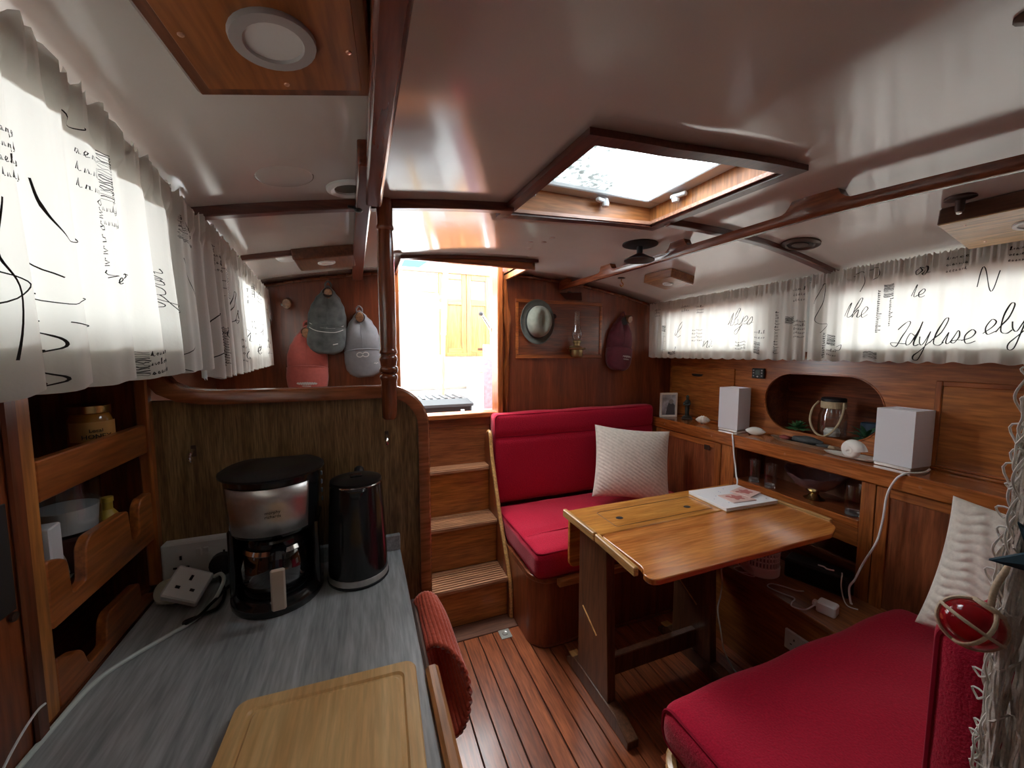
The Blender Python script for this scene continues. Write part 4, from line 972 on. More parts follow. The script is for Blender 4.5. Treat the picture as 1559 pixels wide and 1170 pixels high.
    return root
zl = lambda y: ceil(xcl(y)-.02, y)-.018
# left side: near curtain and far curtain (u runs from the near end)
prL = [('x', .560, .205, .036, .055), ('s', .535, .205, .022, .05, 3), ('s', .545, .118, .034, .085, 1, True, .0024), ('s', .560, .175, .03, .03, 2), ('l', [(.455, .185), (.462, .155), (.478, .138), (.498, .142), (.506, .165), (.500, .19)]), ('l', [(.50, .19), (.515, .165), (.528, .15)]),
       ('l', [(.415, .078), (.44, .085), (.47, .080), (.505, .084), (.532, .072), (.525, .058), (.495, .056), (.465, .064)]), ('l', [(.415, .056), (.435, .050), (.455, .054), (.462, .042), (.44, .032), (.412, .032)]), ('l', [(.412, .032), (.445, .024), (.462, .012), (.44, .003), (.415, .004), (.44, -.01)]),
       ('l', [(.43, .112), (.445, .116), (.465, .104)]), ('s', .398, .165, .034, .045, 4), ('s', .33, .17, .05, .05, 4), ('l', [(.394, .15), (.386, .11), (.396, .08), (.388, .03)]), ('l', [(.37, .10), (.405, .086), (.38, .07)]),
       ('w', 'ydn', .742, .10, .052, PI/2, .0020), ('l', [(.71, .055), (.725, .07), (.735, .055), (.72, .04)]), ('w', 'e', .566, .112, .014, 0, .0018), ('w', 'o', .638, .130, .016, 0, .0018), ('s', .655, .004, .075, .038, 3, False, .0018), ('x', .64, .006, .014, .034),
       ('l', [(.775, .01), (.79, .06), (.815, .075), (.825, .05), (.80, .02), (.785, .03)]), ('l', [(.84, .002), (.82, .02), (.85, .045)]), ('l', [(.512, .270), (.53, .262), (.55, .272)]), ('x', .835, .232, .035, .042), ('s', .875, .225, .04, .05, 3), ('l', [(.60, .035), (.62, .03), (.625, .05)]), ('s', .60, .02, .03, .02, 2), ('w', 'ly', .68, .14, .05, -.2), ('l', [(.84, .20), (.86, .16), (.88, .12)]), ('w', 'tl', .90, .06, .06), ('s', .28, .05, .06, .06, 4), ('w', 'ylo', .18, .12, .08)]
curtain('window_curtain', 'long off-white script-print curtain above the galley shelves', (xcl(.02), .02), (xcl(1.00), 1.00), 1.336, zl(.6), 1, 3, prL, 10, pen=.62)
prL2 = [('x', .05, .26, .03, .045), ('s', .09, .25, .07, .05, 3), ('w', 'e', .10, .10, .07, -.3), ('s', .16, .20, .05, .07, 3, True), ('s', .05, .03, .07, .09, 4, True), ('w', 'els', .20, .14, .085), ('w', 'ya', .40, .09, .09), ('s', .30, .03, .07, .08, 4), ('l', [(.02, .05), (.03, .12), (.06, .15), (.07, .09), (.03, .04)]),
        ('s', .55, .12, .10, .06, 3), ('x', .62, .26, .06, .05), ('s', .72, .25, .12, .05, 3), ('w', 'mery', .60, .05, .08), ('w', 'lt', .78, .12, .10), ('l', [(1.0, .25), (1.05, .2), (1.02, .1), (1.07, .05)]), ('s', .9, .05, .08, .08, 3), ('s', .48, .22, .06, .06, 3)]
curtain('window_curtain', 'off-white script-print curtain next to the row of caps', (xcl(1.03), 1.03), (xcl(2.17), 2.17), 1.31, zl(1.7)-.004, 1, 5, prL2, 15, pen=.8)
# right side (u runs from the far end towards the near end)
prR1 = [('s', .06, .27, .05, .06, 3), ('x', .13, .17, .035, .04), ('s', .13, .03, .04, .13, 2, True), ('w', 'merh', .20, .02, .045), ('w', 'il', .24, .13, .09), ('s', .40, .10, .06, .08, 4), ('s', .30, .28, .06, .05, 2), ('w', 'na', .48, .06, .10), ('w', 'tlyes', .645, .175, .085), ('s', .70, .05, .06, .05, 3), ('x', .80, .03, .035, .06), ('s', .80, .10, .05, .05, 2), ('s', .42, .26, .05, .05, 3),
        ('s', .905, .03, .036, .20, 1, True, .0022), ('x', .956, .165, .035, .035), ('s', .992, .10, .05, .085, 5), ('s', .985, .26, .05, .07, 3)]
curtain('window_curtain', 'off-white script-print curtain next to the maroon cap', (xcr(2.175), 2.175), (xcr(1.13), 1.13), 1.333, 1.695, -1, 11, prR1, 17, fold=.72)
prR2 = [('l', [(.02, .24), (.045, .30), (.06, .32), (.055, .25), (.03, .17), (.075, .15), (.05, .12)]), ('s', .058, .012, .026, .10, 1, True, .0024), ('x', .082, .066, .028, .042), ('s', .085, .02, .03, .035, 2), ('w', 'the', .137, .17, .075), ('l', [(.16, .33), (.19, .345), (.20, .31), (.185, .27)]), ('l', [(.215, .345), (.24, .35), (.245, .32), (.225, .305)]), ('l', [(.115, .06), (.13, .065), (.125, .045), (.11, .05)]),
        ('x', .262, .238, .030, .048), ('s', .244, .11, .020, .15, 1, True, .0022), ('s', .278, .13, .020, .10, 1, True, .0022), ('x', .21, .010, .045, .028), ('w', 'Idylise', .305, .055, .086, .05, .0028), ('w', 'elyse', .520, .085, .086, .15, .0028), ('w', 'os', .345, .30, .06), ('w', 'te', .34, .225, .055), ('s', .425, .295, .048, .06, 3), ('l', [(.50, .24), (.51, .30), (.53, .22), (.545, .28)]), ('s', .56, .30, .05, .05, 3), ('w', 'my', .80, .1, .1)]
curtain('window_curtain', 'off-white script-print curtain above the large white lamp', (xcr(1.12), 1.12), (xcr(.10), .10), 1.333, 1.700, -1, 17, prR2, 15, fold=.72)

# ------------------------------------------------------------------ things on the sideboard top
ZS = .9252
def lamp(x, y, s, h, rz_, label, cable):
    t = thing('table_lamp', label, 'lamp', (x, y, ZS), rz_, 'square table lamps on the sideboard')
    B_ = s/2
    mb = MB().box(-B_*.98, B_*.98, -B_*.98, B_*.98, 0, .014, .002); mb.build('base', steel, t, local=True)
    mb = MB(); q = B_
    rg = [[Vector((a*q*k, b*q*k, z)) for a, b in ((-1, -1), (1, -1), (1, 1), (-1, 1))] for k, z in ((1, .014), (1, h), (.965, h), (.965, .016))]
    mb.loft(rg, False, False); mb.build('shade', lampshade, t, local=True, smooth=0)
    MB().box(-q*.99, q*.99, -q*.99, q*.99, h-.006, h-.003).build('shade_top', lampshade, t, local=True, smooth=0)
    o = MB().tube(cr(cable, 7), .0038, 8).build('lamp_flex', cord_w, loc=cable[0]); tag(o, 'white flex running down the sideboard front from the '+label.split(' ')[0]+' white lamp', 'cable')
    return t
lamp(1.944, .828, .118, .226, -.05, 'large white square table lamp by the near sideboard door', [(1.965, .755, .932), (1.91, .745, .931), (1.86, .752, .931), (1.822, .765, .929), (1.812, .785, .90), (1.802, .80, .84), (1.800, .805, .75), (1.796, .815, .66), (1.79, .84, .58), (1.786, .852, .54), (1.778, .866, .48), (1.774, .88, .44), (1.77, .87, .385), (1.77, .865, .3825)])
lamp(1.964, 1.575, .112, .245, .12, 'smaller white square table lamp between the two conical shells', [(1.985, 1.505, .930), (1.95, 1.500, .930), (1.90, 1.497, .930), (1.856, 1.490, .928), (1.840, 1.475, .90), (1.835, 1.46, .82), (1.828, 1.442, .76), (1.815, 1.425, .72), (1.78, 1.39, .70), (1.745, 1.38, .62), (1.74, 1.36, .5), (1.74, 1.35, .384)])
pf = thing('photo_frame', 'small white photo frame with grey picture in the bulkhead corner', 'photo frame', (1.955, 2.07, ZS), -.30)
mb = MB()
for a in ((-.06, -.048, 0, .165), (.048, .06, 0, .165), (-.048, .048, 0, .013), (-.048, .048, .152, .165)): mb.box(a[0], a[1], -.008, .008, a[2], a[3], .002)
fr_ = mb.build('frame', plain('frame_white', (.80, .76, .70), .4), pf, local=True); 
MB().box(-.048, .048, -.002, .004, .013, .152).build('picture', plain('photo_grey', (.42, .43, .46), .3, noise=.7, nscale=22), pf, local=True)
MB().prism([(-.02, .014), (.045, .014), (.042, .08), (.02, .11), (.0, .10), (-.012, .06)], 'xz', -.0032, -.002).build('picture_subject', plain('photo_dark', (.10, .10, .11), .4), pf, local=True, smooth=0)
MB().lathe([(0, 0), (.017, .0), (.017, .001), (0, .001)], 14, M=Matrix.Translation((.017, -.0025, .105)) @ Matrix.Rotation(PI/2, 4, 'X')).build('picture_subject', plain('photo_mid', (.33, .31, .30), .4), pf, local=True)
MB().box(-.06, .06, -.012, .03, 0, .004, .001).build('stand', plain('frame_white', (.80, .76, .70), .4), pf, local=True) if False else None
# small bronze figure
fg = thing('figurine', 'small dark bronze figurine on a round plinth', 'figurine', (2.005, 1.955, ZS))
bz = plain('bronze_green', (.030, .036, .034), .45, metal=.3)
fx, fy = 2.005, 1.955
MB().lathe([(.034, 0), (.036, .004), (.030, .010), (.031, .014), (.022, .022), (.016, .024)], 16, (fx, fy, ZS)).build('plinth', bz, fg)
mb = MB(); rings = []
for z, rx, ry in ((.022, .015, .013), (.045, .014, .012), (.07, .016, .013), (.088, .013, .011), (.105, .019, .013), (.122, .020, .012), (.129, .010, .009), (.133, .007, .007), (.139, .010, .010), (.150, .0105, .011), (.158, .006, .006), (.161, .001, .001)):
    rings.append([Vector((fx+rx*math.cos(a), fy+ry*math.sin(a), ZS+z)) for a in [2*PI*k/12 for k in range(12)]])
mb.loft(rings)
for sgn_ in (-1, 1):
    mb.tube(cr([(fx+.017*sgn_*.3, fy+.017*sgn_, ZS+.120), (fx-.004, fy+.024*sgn_, ZS+.103), (fx-.016, fy+.012*sgn_, ZS+.095), (fx-.018, fy, ZS+.10)], 4), .0055, 8)
mb.build('figure', bz, fg, smooth=60)
# shells
def shell_cone(name, label, loc, rot, L_, r, turns=4, body=shell_m):
    t = thing(name, label, 'shell', loc, rot=rot); mb = MB(); rings = []
    for i in range(41):
        u = i/40; rr_ = r*math.sin(PI*min(1, u*1.02))**.75*(1.0 if u < .5 else 1)*(1+.06*math.sin(u*turns*2*PI))
        rings.append([Vector((L_*(u-.5), rr_*math.cos(a)*(1+.05*math.sin(a*2+u*9)), r*.82+rr_*.82*math.sin(a))) for a in [2*PI*k/18 for k in range(18)]])
    mb.loft(rings); mb.build('shell_body', body, t, local=True, smooth=60); return t
shell_cone('seashell', 'white ridged shell between bronze figurine and smaller lamp', (1.962, 1.785, ZS), (0, 0, -.9), .085, .030, 6)
shell_cone('seashell', 'smooth white pointed shell between smaller lamp and driftwood tray', (1.955, 1.435, ZS), (0, 0, -1.15), .098, .027, 0, plain('shell_white', (.84, .82, .76), .4))
MB().prism([(1.955, 1.765), (1.975, 1.71), (1.99, 1.72), (1.985, 1.77)], 'xy', ZS+.0003, ZS+.004).build('shell_chip', shell_m) if False else None
# tray with slate and pebbles
tr = thing('driftwood_tray', 'shallow wooden tray with grey slate and red pebble', 'tray', (*W(.128, 1.195), ZS), PI/2-.05)
mb = MB(); oval = lambda s, z: [Vector((.165*s*math.cos(a), .045*s*math.sin(a), z)) for a in [2*PI*k/28 for k in range(28)]]
mb.loft([oval(.86, 0), oval(1, .012), oval(1.02, .016), oval(.95, .015), oval(.84, .005)]); mb.build('tray_body', wood('drift', (.20, .12, .07), (.33, .20, .12), 'X', rough=.6), tr, local=True)
def stone(c, s, m, nm, rz_=0):
    b = bmesh.new(); bmesh.ops.create_icosphere(b, subdivisions=3, radius=1); M = Matrix.Translation(c) @ Matrix.Rotation(rz_, 4, 'Z') @ Matrix.Diagonal((*s, 1)); q = MB()
    for v in b.verts: v.co *= 1+.12*math.sin(v.co.x*4+v.co.y*3)*math.cos(v.co.z*3+c[0]*30)
    b.verts.index_update(); q.add([M @ v.co for v in b.verts], [[v.index for v in f.verts] for f in b.faces]); b.free(); return q.build(nm, m, tr, local=True, smooth=60)
stone((-.005, .0, .026), (.066, .030, .018), slate, 'slate_piece', .1); stone((-.085, .004, .016), (.026, .018, .010), slate, 'slate_piece'); stone((.092, 0, .017), (.028, .020, .012), plain('red_pebble', (.22, .035, .03), .5), 'pebble')
stone((.07, -.018, .014), (.02, .013, .010), slate, 'pebble'); stone((-.118, 0, .014), (.016, .012, .009), plain('tan_pebble', (.40, .30, .20), .6), 'pebble')
stone((-.055, -.016, .014), (.018, .013, .010), plain('tan_pebble', (.40, .30, .20), .6), 'pebble')
# snail shell on oval dish
ds = thing('oval_dish', 'flat white scallop dish under the snail shell', 'dish', (*W(.085, .972), ZS), PI/2+.1)
mb = MB(); ov = lambda s, z: [Vector((.105*s*math.cos(a), .042*s*math.sin(a)*(1-.25*math.cos(a)), z)) for a in [2*PI*k/32 for k in range(32)]]
mb.loft([ov(.5, 0), ov(.9, .004), ov(1, .012), ov(.97, .012), ov(.5, .004)]); mb.build('dish_body', plain('shell_white', (.84, .82, .76), .4), ds, local=True, smooth=50)
sn = thing('snail_shell', 'round white spiral snail shell lying on the oval dish', 'shell', (*W(.078, .955), ZS+.006), -.2)
mb = MB(); path = []; rad = []
for i in range(90):
    u = i/89; a = u*2*PI*2.6; R_ = .026*math.exp(-1.35*u); path.append((-.020-.020*u, -R_*math.cos(a)*1.05, .033+R_*math.sin(a))); rad.append(.0245*math.exp(-1.15*u))
mb.tube(path, rad, 12); mb.build('spiral', plain('shell_white', (.84, .82, .76), .4), sn, local=True, smooth=70)
# controller
ct = thing('heater_controller', 'small black control panel beside the oval niche', 'control', (*W(.199, 1.497), 1.252), -math.atan(.031))
MB().box(-.014, 0, -.036, .036, -.028, .028, .003).build('case', black_mt, ct, local=True)
for dy in (-.024, .024):
    for dz in (-.014, .002, .016): MB().box(-.0155, -.013, dy-.004, dy+.004, dz-.0035, dz+.0035, .001).build('button', plain('button_grey', (.32, .33, .34), .5), ct, local=True)
MB().box(-.0150, -.0135, -.013, .013, -.008, .018).build('display', plain('lcd', (.10, .13, .12), .2), ct, local=True)
MB().lathe([(.005, 0), (.004, .003), (0, .0035)], 10, M=Matrix.Translation((-.013, 0, -.018)) @ Matrix.Rotation(-PI/2, 4, 'Y')).build('button', white_pl, ct, local=True)
# niche: jar lantern and plants
NZ = .950
jx, jy = W(.300, 1.178)
jr = thing('jar_lantern', 'clear glass jar lantern with rope handle in the oval niche', 'lantern', (jx, jy, NZ))
MB().lathe([(.050, 0), (.056, .005), (.058, .05), (.058, .11), (.050, .135), (.046, .145), (.046, .165), (.044, .165), (.044, .145), (.055, .11), (.055, .02), (.0, .008)], 26, (jx, jy, NZ+.0005)).build('jar_glass', glass, jr, smooth=50)
MB().lathe([(.0475, .147), (.050, .149), (.050, .178), (.0475, .180)], 26, (jx, jy, NZ)).build('rope_band', rope_m, jr)
MB().lathe([(.046, .180), (.050, .182), (.050, .193), (.046, .197), (0, .199)], 26, (jx, jy, NZ)).build('lid', black_mt, jr)
MB().tube(cr([(jx-.02, jy+.054, NZ+.176), (jx-.045, jy+.066, NZ+.14), (jx-.066, jy+.062, NZ+.08), (jx-.072, jy+.035, NZ+.03), (jx-.072, jy, NZ+.014), (jx-.072, jy-.035, NZ+.035), (jx-.066, jy-.062, NZ+.085), (jx-.045, jy-.066, NZ+.14), (jx-.02, jy-.054, NZ+.176)], 6), .0045, 8).build('rope_handle', rope_m, jr)
MB().lathe([(.030, .010), (.033, .030), (.025, .048), (0, .05)], 16, (jx, jy, NZ)).build('shells_inside', shell_m, jr)
def rosette(name, label, loc, m, layers, L_, wd, droop):
    t = thing(name, label, 'plant', loc); mb = MB()
    for k, (n, el, sc_) in enumerate(layers):
        for i in range(n):
            a = 2*PI*i/n+k*.4; d = Vector((math.cos(a), math.sin(a), 0)); s_ = Vector((-d.y, d.x, 0)); rings = []
            for j in range(6):
                u = j/5; e = el-droop*u; p = d*(L_*sc_*u*math.cos(e))+Vector((0, 0, .018+L_*sc_*u*math.sin(e)+k*.006)); w_ = wd*sc_*math.sin(PI*(.12+.86*u))**.8 if j < 5 else .0004
                rings.append([p+s_*w_, p+Vector((0, 0, w_*.35)), p-s_*w_, p-Vector((0, 0, w_*.35))])
            mb.loft(rings)
    mb.build('leaves', m, t, local=True, smooth=50); MB().lathe([(.020, 0), (.024, .018), (.020, .022), (0, .022)], 12).build('pot', dark_in, t, local=True); return t
rosette('succulent', 'green rosette succulent left of the jar lantern', (*W(.272, 1.320), NZ), green1, [(9, .15, 1), (8, .5, .9), (7, .85, .75), (5, 1.2, .55)], .058, .011, .1)
rosette('agave', 'spiky green agave right of the jar lantern', (*W(.292, 1.035), NZ), green2, [(9, .45, .8), (8, .8, 1.0), (6, 1.15, 1.05)], .072, .0085, .45)
o = MB().obox((*W(.385, 1.06), NZ+.045), (.05, .07, .088), b=.004).build('blue_box', plain('navy_box', (.02, .05, .085), .4), loc=(*W(.385, 1.06), NZ)); tag(o, 'dark blue box behind the agave in the niche', 'box')

# ------------------------------------------------------------------ glass on the open shelf
US = .6865
def tumbler(a, y, h, r, label):
    t = thing('glass_tumbler', label, 'glass', (*W(a, y), US), group='tall glasses on the open shelf')
    MB().lathe([(r*.82, 0), (r*.85, .002), (r*.92, .05), (r, h), (r*.95, h), (r*.86, .05), (r*.78, .018), (0, .018)], 18).build('glass_wall', glass, t, local=True, smooth=50)
    MB().lathe([(r*.80, .0012), (r*.76, .016), (0, .016)], 18).build('thick_base', plain('cut_glass', (.85, .88, .88), .1, trans=.9), t, local=True)
tumbler(.075, 1.405, .118, .028, 'tall glass tumbler nearest the far sideboard door')
tumbler(.070, 1.312, .118, .029, 'tall glass tumbler next to the footed bowl rim')
tumbler(.080, .955, .128, .033, 'large glass tumbler by the near stile of the open shelf')
bw = thing('footed_bowl', 'plum glass fruit bowl on a brass foot', 'bowl', (*W(.115, 1.130), US))
MB().lathe([(.040, 0), (.042, .003), (.026, .012), (.016, .026), (.020, .036)], 22).build('foot', brass, bw, local=True, smooth=50)
rings = []
for r, z in ((.02, .037), (.055, .050), (.090, .075), (.122, .112), (.128, .122), (.122, .120), (.088, .080), (.052, .056), (.0, .042)):
    rings.append([Vector((r*.82*math.cos(a), r*math.sin(a), z+(.010*math.cos(2*a)+.004*math.cos(10*a))*-min(1, r/.12))) for a in [2*PI*k/40 for k in range(40)]])
MB().loft(rings, True, False).build('bowl_glass', plain('plum_glass', (.34, .20, .21), .06, trans=.55, coat=1), bw, local=True, smooth=50)
MB().tube([(-.02, .10, .095), (-.045, .075, .125), (-.05, .07, .128)], .004, 6).build('glass_curl', glass, bw, local=True)

# ------------------------------------------------------------------ low shelf: heater, speaker, charger
LZ = .3802
ht = thing('fan_heater', 'small white round fan heater on the low locker', 'heater', (1.660, 1.165, LZ))
MB().lathe([(.072, 0), (.076, .004), (.077, .040), (.074, .044)], 30).build('foot_ring', white_pl, ht, local=True)
MB().lathe([(.066, .044), (.066, .110)], 30).build('core', plain('heater_grey', (.35, .35, .36), .5), ht, local=True)
for i in range(34):
    a = 2*PI*i/34; MB().obox((.071*math.cos(a), .071*math.sin(a), .076), (.006, .006, .064), (0, 0, a), .001).build('grille_bar', white_pl, ht, local=True)
for z in (.066, .088): MB().lathe([(.070, z), (.0745, z+.001), (.0745, z+.004), (.070, z+.005)], 30).build('grille_ring', white_pl, ht, local=True)
MB().lathe([(.074, .108), (.077, .112), (.076, .128), (.060, .138), (0, .140)], 30).build('top_cap', white_pl, ht, local=True)
MB().tube(cr([(-.07, .03, .02), (-.10, .05, .004), (-.10, .00, .004), (-.085, -.04, .012), (-.095, .03, .03), (-.075, .07, .045), (-.085, .0, .055), (-.08, -.03, .02), (-.105, .02, .004)], 6), .0025, 6).build('coiled_flex', cord_w, ht, local=True)
spk = thing('black_speaker', 'long black box lying on the low locker behind the charger', 'speaker', (1.795, 1.005, LZ), .32)
MB().box(-.045, .045, -.11, .11, 0, .085, .006).build('case', black_mt, spk, local=True)
MB().box(-.047, -.044, -.098, .098, .010, .075, .002).build('grille', plain('speaker_cloth', (.008, .008, .009), .9), spk, local=True)
ch = thing('phone_charger', 'white charger block with looped cable on the low locker', 'charger', (1.622, .868, LZ), .25)
MB().box(-.025, .025, -.030, .030, 0, .042, .005).build('block', white_pl, ch, local=True)
MB().box(-.012, .012, .030, .046, .012, .030, .003).build('plug_collar', white_pl, ch, local=True)
MB().tube(cr([(-.02, .035, .02), (-.055, .055, .004), (-.07, .09, .004), (-.045, .10, .004), (-.005, .105, .004), (-.01, .15, .004), (-.005, .20, .004), (.03, .20, .004), (.05, .16, .004), (.06, .12, .004), (.08, .10, .004)], 6), .0026, 6).build('cable', cord_w, ch, local=True)
o = MB().tube(cr([(1.808, .925, .4672), (1.790, .915, .4672), (1.774, .908, .461), (1.766, .903, .43), (1.752, .885, .395), (1.738, .862, .3828), (1.750, .835, .3828)], 6), .0022, 6).build('thin_cable', cord_w, loc=(1.76, .88, .384)); tag(o, 'thin pale cable hanging down the end of the black speaker', 'cable')
o = MB().tube(cr([(1.782, 1.00, .4675), (1.790, .982, .4675), (1.784, .965, .4675), (1.798, .948, .4675)], 5), .003, 6).build('cable_tie', cord_w, loc=(1.79, .97, .467)); tag(o, 'short white cable end lying on top of the black speaker', 'cable')
o = MB().tube(cr([(1.535, 1.245, .384), (1.505, 1.232, .385), (1.496, 1.225, .372), (1.50, 1.222, .32), (1.505, 1.232, .25), (1.502, 1.24, .18), (1.496, 1.215, .10), (1.47, 1.17, .04), (1.455, 1.10, .0035), (1.46, 1.02, .0035), (1.50, .94, .0035)], 7), .003, 6).build('heater_flex', cord_w, loc=(1.5, 1.2, 0)); tag(o, 'white flex dropping from the low locker to the floor', 'cable')
sk2 = thing('locker_socket', 'white double socket on the front of the low locker', 'socket', (1.544, .89, .24), -math.atan(.031))
MB().box(-.012, -.0005, -.072, .072, -.040, .040, .003).build('face_plate', white_pl, sk2, local=True)
for cy_ in (-.034, .034):
    for dy, dz, w_, h_ in ((0, .012, .004, .009), (-.011, -.010, .007, .004), (.011, -.010, .007, .004)): MB().box(-.0128, -.0115, cy_+dy-w_/2, cy_+dy+w_/2, dz-h_/2, dz+h_/2).build('pin_hole', black_mt, sk2, local=True, smooth=0)

# ------------------------------------------------------------------ ceiling fittings
# handrail with foot pads on the right
hr_ = MB(); xh = 1.185
def xhf(y): return 1.185+.29*max(0, .75-max(y, -.2))**1.3
pads = [(-.9, -.82), (-.25, -.15), (.20, .30), (.672, .790), (1.185, 1.262), (1.660, 1.745), (2.10, 2.198)]
def hz_(y): return ceil(xhf(y), y)
ys_ = [YF+.1+i*(2.198-YF-.1)/330 for i in range(331)]
def notch(y):   # how far the top edge is below the ceiling
    dmin = 1e9
    for a, b in pads:
        if a <= y <= b: return -.003
        dmin = min(dmin, abs(y-a), abs(y-b))
    return .030*min(1, math.sqrt(max(0, 1-(1-min(1, dmin/.03))**2)))
rings = []
for y in ys_:
    t_ = hz_(y)-notch(y); b_ = hz_(y)-.060
    xh = xhf(y); rings.append([(xh-.016, y, t_), (xh+.016, y, t_), (xh+.017, y, b_+.012), (xh+.010, y, b_+.002), (xh, y, b_), (xh-.010, y, b_+.002), (xh-.017, y, b_+.012)])
hr_.loft(rings); o = hr_.build('handrail', wood('handrail_wood', (.20, .052, .022), (.34, .10, .038), 'Y', rough=.25, coat=.5), loc=(xh, 1, 1.75), smooth=40)
tag(o, 'varnished handrail with foot pads along the right side of ceiling', 'handrail')

def spotbox(name, label, c, sx, sy, th, lampc, r, tilt, face, side, rimw, screws, ringmat, fr=.010):
    t = thing(name, label, 'light', c, rot=tilt)
    h = MB().box(-sx/2, sx/2, -sy/2, sy/2, -th, 0, .004).build('housing', side, t, local=True)
    MB().box(-sx/2+fr, sx/2-fr, -sy/2+fr, sy/2-fr, -th-.0005, -th+.006, .001).build('face_board', face, t, local=True)
    lx, ly = lampc
    MB().lathe([(r*.66, -th-.0005), (r*.70, -th-.005), (r*.97, -th-.005), (r, -th-.001), (r*.98, -th+.001)], 28, (lx, ly, 0)).build('lamp_ring', ringmat, t, local=True, smooth=40)
    MB().lathe([(r*.69, -th-.002), (r*.4, -th-.0015), (0, -th-.001)], 24, (lx, ly, 0)).build('diffuser', diffuser, t, local=True)
    for a, b in screws: MB().lathe([(.0032, -th-.0002), (.0026, -th-.0016), (0, -th-.0022)], 8, (a, b, 0)).build('screw', copper, t, local=True)
    return t
def cslope(x, y): return math.atan((ceil(x+.01, y)-ceil(x-.01, y))/.02)
grey_ring = plain('grey_ring', (.42, .38, .36), .4, metal=.2)
sx_ = cslope(-.08, .46)
spotbox('ceiling_spotlight', 'orange wood ceiling panel with grey-ringed downlight beside the ceiling rail', (-.082, .43, ceil(-.082, .43)-.001), .190, .245, .028, (.004, .032), .0385, (0, -sx_, -.08), wood('spot_wood', (.25, .075, .016), (.36, .12, .03), 'Y', rough=.4, coat=.2), wood('spot_frame', (.12, .04, .018), (.22, .075, .03), 'Y'), .01, ((.0, .098), (-.072, .03), (.072, .045)), grey_ring, .014)
spotbox('ceiling_spotlight', 'brown wooden box light above the row of caps', (-.115, 1.62, ceil(-.115, 1.62)-.001), .20, .20, .040, (.0, -.02), .030, (0, -cslope(-.11, 1.6), 0), wood('spot_brown', (.15, .055, .022), (.26, .10, .04), 'Y'), wood('spot_frame', (.12, .04, .018), (.22, .075, .03), 'Y'), .01, (), white_pl)
spotbox('ceiling_spotlight', 'small teak box light between handrail and right curtain', (1.515, 1.63, ceil(1.515, 1.63)-.001), .165, .185, .045, (.0, .0), .027, (0, -cslope(1.51, 1.63), .08), wood('spot_tan', (.30, .13, .05), (.42, .20, .08), 'Y'), wood('spot_teak', (.24, .085, .03), (.36, .14, .05), 'Y'), .006, ((.05, -.07), (-.05, .07)), white_pl, .002)
spotbox('ceiling_spotlight', 'pale-faced box light near the right curtain and hook', (1.640, .485, ceil(1.64, .485)-.001), .225, .27, .048, (.0, -.005), .031, (0, -cslope(1.64, .485), .06), pale_panel, wood('spot_dark', (.09, .035, .02), (.16, .065, .035), 'Y'), .006, ((.07, .09), (-.075, .09), (.085, -.05), (-.08, -.02)), white_pl, .002)
def ceil_round(name, label, cat, x, y, parts):
    t = thing(name, label, cat, (x, y, ceil(x, y)), rot=(0, -cslope(x, y), 0))
    for nm, prof, m in parts: MB().lathe(prof, 28).build(nm, m, t, local=True, smooth=40)
    return t
ceil_round('inspection_cover', 'flush white round cover in ceiling left of the ceiling rail', 'cover', -.128, .888, [('cover_disc', [(.050, .001), (.0495, -.0015), (.048, -.002), (0, -.002)], white_gloss), ('cover_joint', [(.0522, .0005), (.0522, -.0006), (.0502, -.0006)], plain('joint_grey', (.22, .19, .17), .7))])
ceil_round('roof_vent', 'white-rimmed round roof vent where beam and ceiling rail meet', 'vent', -.015, .955, [('rim', [(.046, .001), (.046, -.006), (.038, -.010), (.030, -.006), (.030, .0)], white_pl), ('vent_mouth', [(.030, -.002), (0, -.001)], plain('vent_dark', (.16, .15, .13), .6))])
t = thing('vent_knob', 'dark turning knob hanging from the white-rimmed vent', 'knob', (.004, .985, 1.712)); MB().lathe([(.004, .012), (.004, -.006), (.009, -.010), (.010, -.018), (.006, -.022), (0, -.023)], 12).build('knob_body', black_mt, t, local=True)
MB().obox((-.012, .004, -.012), (.022, .006, .006), (0, 0, .3), .001).build('knob_wing', black_mt, t, local=True)
ceil_round('smoke_detector', 'white round detector on ceiling beside the brown box light', 'detector', -.235, 1.60, [('body', [(.038, .002), (.038, -.012), (.030, -.020), (0, -.022)], white_pl)])
ceil_round('deck_vent', 'dark bronze round deck vent between handrail and right curtain', 'vent', 1.525, .985, [('flange', [(.062, .001), (.062, -.006), (.045, -.010), (.040, -.006)], bronze), ('vent_cup', [(.040, -.006), (.038, .0), (0, .0)], black_mt), ('vent_core', [(.026, 0), (.026, -.008), (.018, -.010), (0, -.010)], bronze)])
mv = ceil_round('mushroom_vent', 'black mushroom vent with hanging cap beside the handrail', 'vent', 1.075, 1.325, [('flange', [(.070, .001), (.070, -.005), (.052, -.011), (.030, -.012), (.0, -.012)], black_mt), ('stem', [(.012, -.010), (.012, -.050), (.0, -.050)], black_mt), ('cap', [(.014, -.040), (.030, -.048), (.060, -.064), (.060, -.068), (.030, -.070), (0, -.070)], plain('gun_metal', (.10, .105, .11), .3, metal=.6))])
for i, (x, y) in enumerate(((.645, 1.46), (.700, 1.375), (.700, 1.45), (.69, 1.58))):
    o = MB().lathe([(.011, .0005), (.011, -.0015), (.008, -.003), (0, -.003)], 16).build('deck_plug', white_gloss); o.location = (x, y, ceil(x, y)); tag(o, ['small round white ceiling plug apart from the pair near the skylight', 'small round white ceiling plug of the pair, beside the skylight trim', 'small round white ceiling plug of the pair, away from the skylight trim', 'small round white ceiling plug closest to the companionway hatch'][i], 'plug', 'white ceiling plugs')
